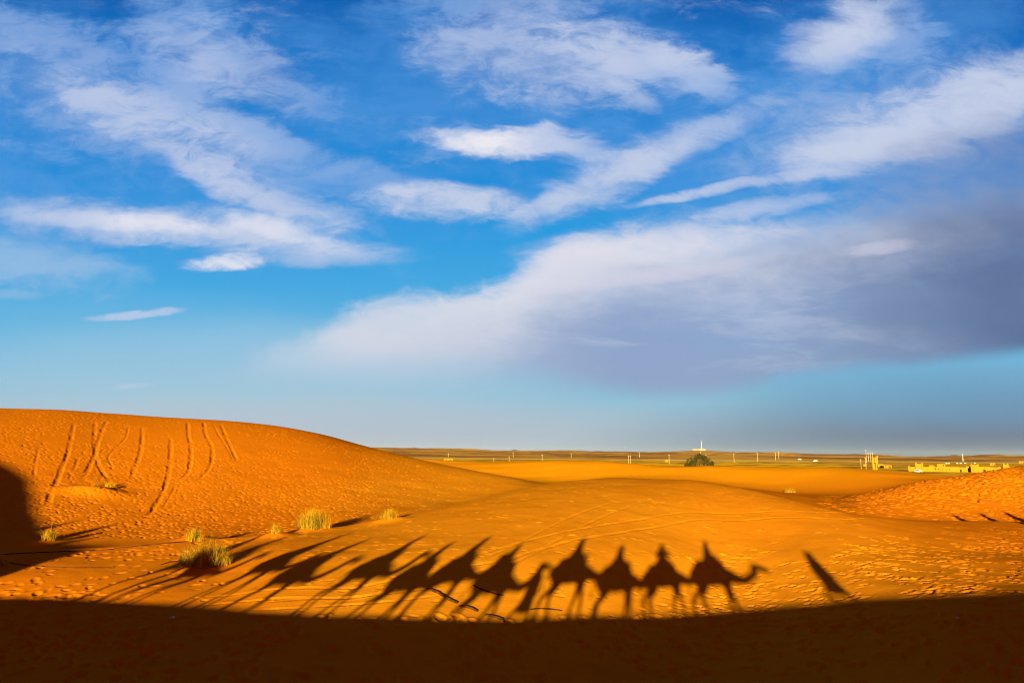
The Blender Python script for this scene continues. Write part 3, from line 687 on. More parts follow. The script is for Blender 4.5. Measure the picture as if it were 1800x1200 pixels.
def rider_meshes(mode):
    """seated astride, hips at the origin, facing +X; mode: 'hold' hands on the saddle handle, 'photo' turned to the left with both hands up at the face"""
    bm = bmesh.new(); sit = .10
    ball(bm, (0, 0, .10), (.15, .18, .13), 16); limb(bm, [(0, 0, .14), (0, 0, .34), (.01, 0, .48)], [.135, .145, .15], 14); ball(bm, (.0, 0, .50), (.11, .19, .08), 14)
    limb(bm, [(.01, 0, .52), (.015, 0, .66)], [.062, .055], 10)
    for s in (-1, 1):
        limb(bm, [(0, s * .11, .10), (.30, s * .32, .05), (.42, s * .46, -.12), (.36, s * .50, -.42), (.33, s * .50, -.55)], [.10, .085, .062, .055, .042], 12)
        limb(bm, [(.33, s * .50, -.58), (.45, s * .51, -.61), (.52, s * .52, -.61)], [.042, .038, .028], 10)
    if mode == 'hold':
        hc = (.03, 0, .74); head_geo(bm, hc, (1, 0, 0))
        for s in (-1, 1):
            limb(bm, [(0, s * .20, .50), (.10, s * .27, .24), (.33, s * .14, .17)], [.058, .046, .032], 10)
            add_hand(bm, (.35, s * .13, .165), (1, -s * .15, 0), (0, 0, 1), (0, -s, .2), 1.5)
    else:
        hc = (.0, .10, .74); head_geo(bm, hc, (.22, 1, 0)); f = Vector((.216, .976, 0)); r = Vector((f.y, -f.x, 0))
        for s in (-1, 1):
            w = Vector(hc) + f * .13 + r * s * .13 + Vector((0, 0, -.075))
            sh = (r.x * s * .20, r.y * s * .2, .50); el = Vector((r.x * s * .33, r.y * s * .33, .36)) + f * .14
            limb(bm, [sh, el, w], [.058, .046, .032], 10)
            add_hand(bm, w, -r * s + Vector((0, 0, .5)), f * -1 if False else r * s * .3 + f * .9, Vector((0, 0, -1)) * .3 - f * .6, .9)
    body = fuse(bm, .011, 3)
    # robe: a loose shell from the neck over shoulders, hips and thighs
    rb = bmesh.new()
    ball(rb, (-.02, 0, .08), (.29, .27, .17), 18); limb(rb, [(-.02, 0, .15), (-.01, 0, .34), (0, 0, .47)], [.24, .20, .175], 16); ball(rb, (0, 0, .49), (.135, .235, .10), 16)
    limb(rb, [(0, 0, .54), (.01, 0, .62)], [.085, .07], 12)
    for s in (-1, 1):
        limb(rb, [(0, s * .12, .09), (.29, s * .33, .04), (.42, s * .47, -.12), (.38, s * .51, -.38)], [.15, .13, .105, .10], 12)
        if mode == 'hold': limb(rb, [(0, s * .20, .50), (.10, s * .28, .23), (.30, s * .155, .17)], [.085, .085, .06], 12)
        else:
            w = Vector(hc) + f * .13 + r * s * .13 + Vector((0, 0, -.075)); sh = Vector((r.x * s * .20, r.y * s * .2, .50)); el = Vector((r.x * s * .33, r.y * s * .33, .36)) + f * .14
            limb(rb, [sh, el, el + (w - el) * .8], [.085, .08, .05], 12)
    robe = fuse(rb, .018, 4)
    return body, robe, hc
def scarf_mesh(c, peak=0.0):
    bm = bmesh.new(); c = Vector(c)
    # wound turban, open over the face, with a tail down the neck
    for k in range(4):
        z = .035 + k * .030; R = .108 - .012 * k
        for q in range(20):
            a, b = 2 * pi * q / 20, 2 * pi * (q + 1) / 20; tl = .02 * (1 if k % 2 else -1)
            taper(bm, c + Vector((R * cos(a), R * sin(a), z + tl * cos(a))), c + Vector((R * cos(b), R * sin(b), z + tl * cos(b))), .026, .026, 8)
    ball(bm, c + Vector((-.01, 0, .115)), (.09, .09, .055 + peak), 14)
    limb(bm, [c + Vector((-.09, 0, .03)), c + Vector((-.10, 0, -.08)), c + Vector((-.13, .02, -.20)), c + Vector((-.15, .02, -.34))], [.06, .075, .06, .03], 10)
    limb(bm, [c + Vector((-.05, -.07, -.09)), c + Vector((.05, -.05, -.13)), c + Vector((.05, .05, -.13)), c + Vector((-.05, .07, -.09))], [.045, .04, .04, .045], 10)
    return fuse(bm, .012, 2)
def walker_meshes():
    bm = bmesh.new()
    ball(bm, (0, 0, .95), (.13, .16, .12), 14); limb(bm, [(0, 0, .98), (.01, 0, 1.18), (.015, 0, 1.34)], [.125, .135, .14], 14); ball(bm, (.01, 0, 1.38), (.10, .185, .075), 14)
    limb(bm, [(.015, 0, 1.40), (.03, 0, 1.54)], [.06, .052], 10); head_geo(bm, (.04, 0, 1.62), (1, 0, 0))
    for s in (-1, 1):
        a = .20 * s
        limb(bm, [(0, s * .09, .92), (a * .7 + .03, s * .10, .50), (a * 1.5 - .03, s * .10, .10)], [.095, .062, .042], 12)
        limb(bm, [(a * 1.5 - .05, s * .10, .05), (a * 1.5 + .08, s * .11, .04), (a * 1.5 + .15, s * .11, .035)], [.042, .036, .028], 10)
        limb(bm, [(.01, s * .20, 1.38), (-.02 - a * .3, s * .25, 1.10), (.08 - a * .6, s * .24, .88)], [.056, .044, .030], 10)
        add_hand(bm, (.085 - a * .6, s * .24, .86), (.25, 0, -1), (0, s, 0), (1, 0, 0), .5)
    body = fuse(bm, .011, 3)
    rb = bmesh.new(); n = 36; rings = []
    for z, rx, ry in ((.16, .19, .185), (.35, .195, .185), (.6, .205, .19), (.85, .21, .21), (1.05, .205, .21), (1.22, .20, .22), (1.36, .17, .235), (1.44, .10, .15), (1.49, .075, .08)):
        rings.append([rb.verts.new(((rx + .014 * sin(9 * t + 3 * z) * (1.5 - z)) * cos(t) + .01, (ry + .014 * cos(7 * t) * (1.5 - z)) * sin(t), z)) for t in [2 * pi * k / n for k in range(n)]])
    for a, b in zip(rings, rings[1:]):
        for k in range(n): rb.faces.new((a[k], a[(k + 1) % n], b[(k + 1) % n], b[k]))
    rb.faces.new(rings[0][::-1]); rb.faces.new(rings[-1])
    for s in (-1, 1):
        a = .20 * s; limb(rb, [(.01, s * .20, 1.38), (-.02 - a * .3, s * .26, 1.10), (.07 - a * .55, s * .245, .93)], [.085, .08, .07], 12)
    robe = fuse(rb, .018, 3)
    return body, robe

CAMEL_BODIES = [camel_body((.20, -.16), .30), camel_body((-.14, .20)), camel_body((.04, .10))]
BLANKET, HANDLE, HALTER = blanket_mesh(), handle_mesh(), halter_mesh()
SC = 1.0
SEAT = 2.06
HOLD = rider_meshes('hold'); PHOTO = rider_meshes('photo'); WALK = walker_meshes()
SCARF_R = scarf_mesh(HOLD[2], .02)
bl_me = bpy.data.meshes.new('saddle_blanket'); BLANKET.to_mesh(bl_me)
bl_me.polygons.foreach_set('use_smooth', [True] * len(bl_me.polygons))
hd_me = bpy.data.meshes.new('saddle_handle'); HANDLE.to_mesh(hd_me)
ht_me = bpy.data.meshes.new('halter'); HALTER.to_mesh(ht_me)

CARAVAN = 'camels of the caravan along the ridge'
def make_camel(label, loc, rz, k):
    t = thing('camel', label, 'camel', loc, rz, CARAVAN, SC); t.scale = (1.07, 1.0, 1.03)
    for nm, me, m in (('body', CAMEL_BODIES[k % 3], M_camel), ('saddle_blanket', bl_me, M_blanket), ('saddle_handle', hd_me, M_iron), ('halter', ht_me, M_iron)):
        if not me.materials: me.materials.append(m)
        o = bpy.data.objects.new(nm, me); COL.objects.link(o); o.parent = t
        if nm == 'halter' and k % 3 == 0: o.location.z = -.30
    return t
def attach(name, me, m, parent, loc=(0, 0, 0)):
    o = bpy.data.objects.new(name, me); COL.objects.link(o); o.parent = parent; o.location = loc
    if not me.materials: me.materials.append(m)
    o.material_slots[0].link = 'OBJECT'; o.material_slots[0].material = m
    return o
def make_rider(label, loc, rz, mode, k, group='riders of the caravan'):
    src = PHOTO if mode == 'photo' else HOLD
    t = thing('person', label, 'person', loc, rz, group, SC)
    if mode != 'photo': t.scale = (1.02, 1.0, 1.08)
    attach('body', src[0], M_skin, t); attach('robe', src[1], M_robes[k % 3], t)
    o = attach('head_scarf', SCARF_R, M_scarves[k % 3], t)
    if mode == 'photo': o.location = (PHOTO[2][0] - HOLD[2][0], PHOTO[2][1] - HOLD[2][1], 0)
    return t
SCARF_W = scarf_mesh((.04, 0, 1.62), .0)
def make_walker(label, loc, rz, k, group='guides walking with the caravan'):
    t = thing('person', label, 'person', loc, rz, group, 1.0)
    attach('body', WALK[0], M_skin, t); attach('robe', WALK[1], M_robes[k % 3], t); attach('head_scarf', SCARF_W, M_scarves[k % 3], t)
    return t

# place each one where the ridge stands between its shadow and the sun
def ridge_point(u, v, rmin=24):
    x, y, z = hit(u, v, rmin); s = SX(x, y); t = float(ridge_t(np.array([s]))[0]); return s, t
ORD = ['lead', 'second', 'third', 'fourth', 'fifth', 'sixth', 'seventh', 'eighth', 'ninth', 'tenth', 'eleventh', 'twelfth', 'thirteenth', 'fourteenth', 'fifteenth']
tips = [(1240, 948), (1165, 958), (1095, 965), (1019, 970), (904, 973), (826, 976), (772, 974), (700, 970), (596, 970), (524, 970), (452, 962), (405, 962), (196, 938), (186, 925), (150, 912)]
for i, (u, v) in enumerate(tips):
    s, t = ridge_point(u, v)
    if i == 1: s = 0.10
    if i > 11:                    # these walk lower, on the windward side of the hill
        px, py, pz = hit(u, v, 36); need = pz + (TX(px, py) - t) * TE; zr0 = float(ridge_z(np.array([s]))[0])
        t -= max(0, (zr0 - need + 2.75) / .285)
    x, y = XY(s, t); e = 0.6; xa, ya = XY(s + e, float(ridge_t(np.array([s + e]))[0])); head = atan2(ya - y, xa - x) + (.10 if i % 2 else -.08)
    if i % 2 == 0: x, y = XY(s, t - 1.35)
    z = surface(x, y) - .03
    if i == 1:
        # the photographer's own camel: seat him so that the lens is at the camera
        head = -SA + 0.02; hx_, hy_ = -0.20 * sin(SA) * 0, -0.33
        x, y = 0.02, -0.42; z = surface(x, y) - .03
    c = make_camel('saddled dromedary camel with red blankets, %s in the caravan whose shadow falls on the sand' % ORD[i], (x, y, z), head, i)
    seat = Matrix.Rotation(head, 3, 'Z') @ Vector((-.08 * SC, 0, SEAT * SC))
    if i == 1: seat.z = -.70 - z
    if i > 3: c.scale = (.98, .94, 1.0)
    if i == 0:
        c.scale = (1.32, 1.15, 1.12); seat.z = SEAT * 1.11
    if i == 1:
        c.scale = (1.16, 1.06, .955)
        r = make_rider('rider holding a camera up to the face, on the second camel of the caravan', (x + seat.x, y + seat.y, z + seat.z), head, 'photo', 2)
    else:
        lab = 'rider in robe and head scarf seated on the %s camel of the caravan' % ORD[i]
        r = make_rider(lab, (x + seat.x, y + seat.y, z + seat.z), head, 'hold', i)
        if i > 3: r.scale = (.92, .95, 1.06)
for k, (u, v, lab) in enumerate([(1418, 974, 'robed guide walking alone ahead of the lead camel, long shadow on the sand'), (959, 985, 'robed guide walking between the fourth and fifth camels')]):
    s, t = ridge_point(u, v); x, y = XY(s, t); make_walker(lab, (x, y, surface(x, y) - .02), -SA, k).scale = (1.4, 1.3, 1.06) if k == 0 else (1.1, 1.05, 1.06)
print('camels', [(o['label'][:60], [round(q, 2) for q in o.location]) for o in COL.objects if o.name.startswith('camel.') or o.name == 'camel.001'])

# three more walkers right of the view whose heads' shadows reach the far slope
for k, (u, v, nm) in enumerate([(1674, 904, 'first'), (1722, 902, 'second'), (1765, 900, 'third')]):
    x, y, z = hit(u, v, 65); L = 34.0
    px, py = x - L * sin(SA), y - L * cos(SA); top = z + L * TE
    gz = surface(px, py); print('walker', k, (round(x), round(y), round(z, 1)), (round(px), round(py)), 'ground', round(gz, 2), 'top', round(top, 2))
    make_walker('robed walker right of the view, %s of three whose shadow tips touch the far slope' % nm, (px, py, top - 1.9), -SA, k, 'walkers right of the view').scale = (1.7, 1.4, 1.06)

# hand-held camera of the photographer
def photo_camera():
    f = Vector((0, 1, 0)); t = thing('photo_camera', 'black camera held at the face by the rider on the second camel', 'camera', (0, -.015, 0), 0)
    b = bmesh.new(); box(b, -.065, .065, -.075, -.035, -.05, .04); box(b, -.03, .03, -.072, -.038, .0402, .062); bmesh.ops.bevel(b, geom=b.edges[:], offset=.005, segments=2, affect='EDGES'); mesh_obj('body', b, M_black, t)
    b = bmesh.new(); taper(b, (0, -.0345, -.004), (0, -.001, -.004), .034, .036, 24); mesh_obj('lens', b, M_black, t)
photo_camera()

# ------------------------------------------------------------------ desert grass
M_straw = varied('straw_yellow_grass', (.60, .32, .008), (.44, .25, .010), 3, .9, .1)
M_green = varied('grey_green_grass', (.20, .15, .015), (.40, .25, .015), 3, .9, .1)
def grass_tuft(label, u, v, w, h, n, green=.3, rmin=24, lean=.15, xy=None):
    if xy is None: x, y, z = hit(u, v, rmin)
    else: x, y = xy
    z = surface(x, y); R = np.random.default_rng(int(u * 7 + v)); d = hypot(x, y); sc = d / FP; W = w * sc / 2; H = h * sc
    t = thing('grass_tuft', label, 'grass', (x, y, z - .03), 0, 'tufts of desert grass')
    for nm, m, share in (('straw_blades', M_straw, 1 - green), ('green_blades', M_green, green)):
        V = []; Fc = []
        centres = [(R.normal(0, .38) * W, R.normal(0, .3) * W * .7) for _ in range(max(3, int(w / 7)))]
        for _ in range(int(n * share * 1.7)):
            cx, cy = centres[R.integers(len(centres))]; r0 = R.normal(0, .10, 2) * W; bx, by = cx + r0[0], cy + r0[1]
            if nm == 'green_blades': bx -= .25 * W
            a = R.uniform(0, 2 * pi); out = R.uniform(.1, 1.15); L = H * R.uniform(.35, 1.1) * (1.15 - .6 * min(1, hypot(bx, by) / max(W, .01)))
            dx, dy = cos(a), sin(a); wd = R.uniform(.004, .010) * max(1, d / 40); base = len(V); px_, py_ = -dy * wd, dx * wd; droop = R.uniform(.1, .9) * out
            for k in range(5):
                q = k / 4; hx = out * L * (q ** 1.4) * .8 + lean * L * q * q * .3; hz = L * (q - droop * .45 * q ** 2.5); f = 1 - .85 * q
                V.append((bx + dx * hx - px_ * f, by + dy * hx - py_ * f, hz)); V.append((bx + dx * hx + px_ * f, by + dy * hx + py_ * f, hz))
                if k: i = base + 2 * k; Fc.append((i - 2, i - 1, i + 1, i))
        mesh_obj(nm, (V, Fc), m, t)
    return t
TUFTS = [('large bushy grass tuft among the camel shadows', 360, 1001, 80, 44, 950, .45), ('widest pale grass clump on the dune foot with a shadow behind it', 552, 932, 74, 34, 900, .25),
         ('small grass clump just left of the widest clump', 484, 943, 26, 17, 260, .2), ('green topped grass clump behind the crease at the dune foot', 341, 951, 38, 22, 360, .5),
         ('pale grass clump right of the widest one, highest up the dune foot', 686, 916, 48, 17, 420, .25), ('lone grass tuft at the foot of the big hill shadow', 85, 955, 26, 18, 260, .15),
         ('sparse dry grass clump at the left edge of the picture', 4, 994, 22, 18, 160, .4), ('flattened dry grass beside a sand mound on the dune face', 182, 857, 34, 10, 200, .3),
         ('faint low grass clump far out on the smooth right hand sand', 1390, 865, 20, 8, 160, .6)]
for tf in TUFTS: grass_tuft(*tf, rmin=(66 if tf[1] == 1390 else 24))

# ------------------------------------------------------------------ half buried black water hose
M_hose = varied('dusty_rubber_hose', (.035, .014, .006), (.11, .04, .012), 2.5, 1.0, .0)
def hose(label, pts, r=.045, rmin=24, bury=.35):
    r = r * .62
    w = np.array([hit(u, v, rmin)[:2] for u, v in pts]); d = np.concatenate([[0], np.cumsum(np.hypot(*np.diff(w, axis=0).T))]); n = max(8, int(d[-1] / .18)); t_ = np.linspace(0, d[-1], n)
    X = pchip(d, w[:, 0], t_) + .05 * np.array([float(vnoise(np.array([q / .9]), np.array([r * 91]))[0]) for q in t_]); Y = pchip(d, w[:, 1], t_); o0 = (X[0], Y[0], surface(X[0], Y[0])); V = []; F_ = []; K = 10
    for i in range(n):
        z = surface(X[i], Y[i]) + r * (1 - bury) * min(1, .3 + i / 3, .3 + (n - 1 - i) / 3) - r * .7 * max(0, float(vnoise(np.array([t_[i] / 1.3]), np.array([5.5]))[0]) * 2 - .35)
        j = min(i + 1, n - 1); h = max(0, j - 1); dx, dy = X[j] - X[h], Y[j] - Y[h]; L = hypot(dx, dy) or 1; nx_, ny_ = -dy / L, dx / L
        for k in range(K): a = 2 * pi * k / K; V.append((X[i] + nx_ * r * cos(a) - o0[0], Y[i] + ny_ * r * cos(a) - o0[1], z + r * sin(a) - o0[2]))
        if i: F_ += [((i - 1) * K + k, (i - 1) * K + (k + 1) % K, i * K + (k + 1) % K, i * K + k) for k in range(K)]
    F_ += [tuple(range(K))[::-1], tuple((n - 1) * K + k for k in range(K))]
    o = mesh_obj('water_hose', (V, F_), M_hose, None, True); o.location = o0; tag(o, label, 'hose', 'lengths of dark water hose surfacing from the sand')
hose('long thin dark hose along the crease at the foot of the big dune', [(2, 975), (90, 970.5), (170, 966), (250, 959.5), (330, 953), (400, 945), (478, 938)], .04, 24, .2)
hose('dark hose curving from the left edge below the hill shadow', [(2, 980), (20, 988), (50, 994), (110, 998.5), (200, 998)], .03, 24, .2)
hose('short hose end left of the large grass tuft', [(282, 992), (300, 988), (318, 985), (334, 983)], .05, 24, .2)
hose('thick dark hose length among the camel shadows, leftmost and highest of three in line', [(752, 1035), (762, 1040), (774, 1044), (786, 1053), (804, 1061)], .085)
hose('dark hose length in the middle of three in line under the camel shadows', [(809, 1066), (822, 1069), (838, 1075)], .075)
hose('dark hose length at the edge of the foreground shadow, lowest of three in line', [(853, 1082), (868, 1085), (886, 1091)], .07)
hose('thin hose length under the fifth and sixth camel shadows', [(832, 1028), (848, 1036), (868, 1042), (884, 1046)], .05)
hose('thin level hose length right of the walking guide shadow', [(930, 1070.5), (950, 1069), (968, 1070), (988, 1073)], .04)

# ------------------------------------------------------------------ litter
M_paper = varied('white_litter', (.75, .73, .70), (.6, .58, .55), 20, .8, .2)
def stone(name, label, cat, u, v, size, m, rmin=18):
    x, y, z = hit(u, v, rmin); b = bmesh.new(); bmesh.ops.create_icosphere(b, subdivisions=3, radius=1)
    R = random.Random(int(u)); ph = [R.uniform(0, 6) for _ in range(6)]
    for q in b.verts:
        c = q.co; k = 1 + .22 * sin(3 * c.x + ph[0]) * sin(3.4 * c.y + ph[1]) + .12 * sin(7 * c.z + ph[2]) * sin(6 * c.x + ph[3]); q.co = Vector((c.x * size * 1.3, c.y * size, c.z * size * .7)) * k
    o = mesh_obj(name, b, m, None, True); o.location = (x, y, surface(x, y) + size * .2); tag(o, label, cat)
stone('crumpled_paper', 'crumpled white scrap lying in the shaded sand at lower left', 'litter', 303, 1085, .07, M_paper)
stone('pale_stone', 'small pale stone on the shaded sand at lower right', 'stone', 1684, 1087, .04, M_paper)

# ------------------------------------------------------------------ tamarisk bush on the far dune
def leafy(name_label, u, v, rmin, w_px, h_px, n, m_leaf, m_wood, cat='bush', rr=None):
    az, te = azel(u, v)
    if rr is None: x, y, z = hit(u, v, rmin)
    else: x, y = rr * sin(az), rr * cos(az)
    z = surface(x, y); d = hypot(x, y); sc = d / FP; W = w_px * sc / 2; H = h_px * sc; R = np.random.default_rng(int(u))
    t = thing('bush', name_label, cat, (x, y, z - .05), -az)
    b = bmesh.new()
    lobes = [(0, 0, .62, .40), (-.34, .1, .48, .36), (.34, -.1, .46, .34), (-.62, 0, .30, .30), (.66, .05, .32, .28), (-.86, 0, .16, .17), (.88, -.05, .22, .18), (.1, .2, .82, .20), (-.16, -.2, .70, .22), (.42, .1, .64, .18), (-.5, -.2, .2, .3), (.5, -.2, .2, .3), (0, -.3, .25, .4)]
    for lx, ly, lz, lr in lobes:
        taper(b, (lx * W * .25, ly * W * .2, 0), (lx * W * .9, ly * W * .6, lz * H), .05, .015, 6)
    mesh_obj('trunk', b, m_wood, t)
    V = []; F_ = []
    per = n // len(lobes)
    for lx, ly, lz, lr in lobes:
        cl = R.normal(size=(14, 3)); cl /= np.linalg.norm(cl, axis=1)[:, None]
        for k in range(per):
            c = cl[R.integers(14)] * (.55 + .35 * R.random()) + R.normal(0, .16, 3)
            p = np.array([lx * W + c[0] * lr * W, ly * W + c[1] * lr * W, max(.03, lz * H + c[2] * lr * H * 1.25)])
            a = R.normal(size=3); a /= np.linalg.norm(a); e = np.cross(a, R.normal(size=3)); e /= np.linalg.norm(e); s1, s2 = .075 * W / 2.6 * R.uniform(.6, 1.4), .035 * W / 2.6
            i = len(V); V += [tuple(p - a * s1), tuple(p + e * s2), tuple(p + a * s1), tuple(p - e * s2)]; F_.append((i, i + 1, i + 2, i + 3))
    mesh_obj('foliage', (V, F_), m_leaf, t)
    return t
M_leaf = varied('tamarisk_leaves', (.030, .028, .005), (.075, .055, .008), 2.2, .9, .1)
M_wood = varied('shrub_wood', (.10, .06, .03), (.15, .10, .06), 3)
leafy('dark green rounded tamarisk bush standing alone on the far dune crest', 1229, 820, 100, 47, 21, 9000, M_leaf, M_wood, rr=138)
M_scrub = varied('dark_scrub', (.05, .035, .02), (.08, .06, .03), 1.5)

# ------------------------------------------------------------------ far settlement
M_mud = varied('ochre_mud_wall', (.33, .172, .008), (.37, .195, .010), .35, 1, .02, .02, 1.2)
M_hole = varied('dark_opening', (.03, .02, .015), (.05, .03, .02), 1)
M_pole = varied('pale_concrete_pole', (.50, .37, .16), (.56, .42, .2), .6)
M_white = varied('white_paint', (.55, .52, .48), (.6, .58, .55), .5)
M_glass = varied('dark_glass', (.02, .025, .03), (.03, .035, .04), 2, .1, .5)
M_tyre = varied('tyre_rubber', (.02, .02, .02), (.03, .03, .03), 4)
M_tile = varied('brown_roof_edge', (.18, .08, .03), (.22, .1, .04), .8)
def far_base(u, v):
    x, y, z = hit(u, v, 300); az = atan2(x, y); return x, y, surface(x, y), hypot(x, y), az
def wall_ring(bm, x0, x1, y0, y1, z0, z1, th=.4, steps=True):
    """parapet walls round a flat roof, with stepped corner merlons"""
    box(bm, x0, x1, y0, y1, z0, z1 - .5)
    for a in ((x0, x1, y0, y0 + th), (x0, x1, y1 - th, y1), (x0, x0 + th, y0 + th, y1 - th), (x1 - th, x1, y0 + th, y1 - th)): box(bm, *a, z1 - .498, z1)
    if steps:
        for cx in (x0, x1 - .9):
            box(bm, cx, cx + .9, y0 + .002, y0 + .9, z1 + .002, z1 + .45); box(bm, cx + .2, cx + .7, y0 + .004, y0 + .7, z1 + .452, z1 + .8)
def opening(parent, name, x, y, z, w, h, arch=False):
    b = bmesh.new(); box(b, x - w / 2, x + w / 2, y - .06, y - .004, z, z + h); box(b, x - w / 2 - .12, x + w / 2 + .12, y - .10, y - .063, z + h + .01, z + h + .14)
    return mesh_obj(name, b, M_hole, parent)
def kasbah():
    x, y, z, r, az = far_base(1660, 829.3); k = r / FP
    t = thing('kasbah', 'long ochre mud walled kasbah with square corner towers and dark gateway', 'building', (x, y, z - .3), -az)
    X = lambda u: (u - 1660) * k
    b = bmesh.new(); wall_ring(b, X(1614.5), X(1689), 0, 16, 0, 3.4); wall_ring(b, X(1694), X(1739), .8, 17, 0, 3.7)
    box(b, X(1689) + .002, X(1694) - .002, 1.5, 2.2, 3.0, 3.9); mesh_obj('wall', b, M_mud, t)
    for a, bb, y0, hh in ((1624, 1634, -.8, 5.2), (1692.8, 1702.5, -.9, 5.0), (1731, 1737.5, -.4, 5.4)):
        b = bmesh.new(); wall_ring(b, X(a), X(bb), y0, y0 + 4.5, .002, hh); mesh_obj('tower', b, M_mud, t)
    for a, bb, y0, z0, hh in ((1641, 1648, 5, 2.9, 4.3), (1651.5, 1662, 4, 2.9, 5.3)):
        b = bmesh.new(); wall_ring(b, X(a), X(bb), y0, y0 + 5, z0, hh, steps=False); mesh_obj('roof_room', b, M_mud, t)
    for u, zz, w, h, yy in ((1649, 1.6, .45, 1.1, 0), (1653.5, 1.5, .5, .8, 0), (1658, 1.4, .4, .5, 0), (1662.5, 1.4, .4, .5, 0), (1666.5, 1.4, .45, .5, 0), (1659.5, 3.9, .5, .8, 4), (1729, 2.6, .6, 1.2, .8), (1709, .9, 1.2, 1.1, .8), (1714, .7, 1.0, .8, .8), (1718, 1.0, .8, .7, .8)):
        opening(t, 'window', X(u), yy, zz, w, h)
    opening(t, 'doorway', X(1680.5), 0, .05, .9, 1.9)
    b = bmesh.new(); box(b, X(1689) + .01, X(1694) - .5, 3.0, 3.2, .01, 3.0); mesh_obj('gate', b, M_hole, t)
kasbah()
def hut(name, label, cat, u, v, wpx, hpx, m=M_mud, roof=True, wins=1, depth=5):
    x, y, z, r, az = far_base(u, v); k = r / FP; w, h = wpx * k, hpx * k
    t = thing(name, label, cat, (x, y, z - .2), -az)
    b = bmesh.new(); box(b, -w / 2, w / 2, 0, depth, 0, h); mesh_obj('wall', b, m, t)
    b = bmesh.new(); box(b, -w / 2 - .15, w / 2 + .15, -.15, depth + .15, h + .003, h + .22); mesh_obj('roof', b, M_tile if roof else m, t)
    for i in range(wins): opening(t, 'window', -w / 2 + w * (i + .7) / (wins + .6), 0, h * .4, min(.9, w * .14), h * .28)
    opening(t, 'door', w * .3, 0, .02, min(1, w * .15), h * .6)
hut('mud_house', 'small ochre house with brown roof edge right of the twin legged gate tower', 'house', 1549.5, 821.5, 8, 5.5)
hut('mud_house', 'low wide ochre house left of the row of dark bushes', 'house', 1560.5, 822, 10.5, 4.6, wins=2)
hut('mud_house', 'tiny ochre hut left of the gate tower between the poles', 'house', 1521, 820, 5, 3.5)
hut('mud_house', 'orange house alone behind the right end of the kasbah', 'house', 1745, 818.2, 6, 4.2)
hut('mud_house', 'small yellow house at the far right edge of the plain', 'house', 1796, 814.5, 6, 3.2)
hut('mud_house', 'bright yellow house beyond the dune crest on the left plain', 'house', 788, 811.2, 15, 4.8, wins=2)
hut('hut', 'pale yellow hut beside a pole left of the bush', 'house', 1173, 812.2, 7, 4)
for i, u in enumerate((1664, 1668, 1683, 1689, 1697, 1714)):
    hut('hut', 'one of the tiny pale huts %s behind the kasbah' % ('leftmost', 'second from left', 'third from left', 'fourth from left', 'second from right', 'rightmost')[i] if False else ['leftmost tiny pale hut behind the kasbah roofs', 'second tiny pale hut from the left behind the kasbah', 'third tiny pale hut behind the kasbah middle', 'tiny pale hut behind the kasbah gateway', 'tiny pale hut behind the right kasbah tower', 'rightmost tiny pale hut behind the kasbah'][i], 'house', u, 815.8, 2.2, 1.2, M_white, False, 1)
def gate_tower():
    x, y, z, r, az = far_base(1538.5, 826.3); k = r / FP
    t = thing('gate_tower', 'tall ochre tower on two legs with pale poles round it', 'tower', (x, y, z - .2), -az)
    w, h = 6.4 * k, 19 * k
    b = bmesh.new(); box(b, -w / 2, -w / 2 + w * .30, 0, 2.5, 0, h * .62); mesh_obj('leg', b, M_mud, t)
    b = bmesh.new(); box(b, w / 2 - w * .30, w / 2, 0, 2.5, 0, h * .62); mesh_obj('leg', b, M_mud, t)
    b = bmesh.new(); box(b, -w / 2 + w * .302, w / 2 - w * .302, 1.2, 2.2, 0, h * .55); mesh_obj('back_wall', b, M_mud, t)
    b = bmesh.new(); wall_ring(b, -w / 2 - .1, w / 2 + .1, -.1, 2.6, h * .622, h, steps=True); mesh_obj('top_block', b, M_mud, t)
    opening(t, 'window', 0, -.1, h * .74, .5, .7)
gate_tower()
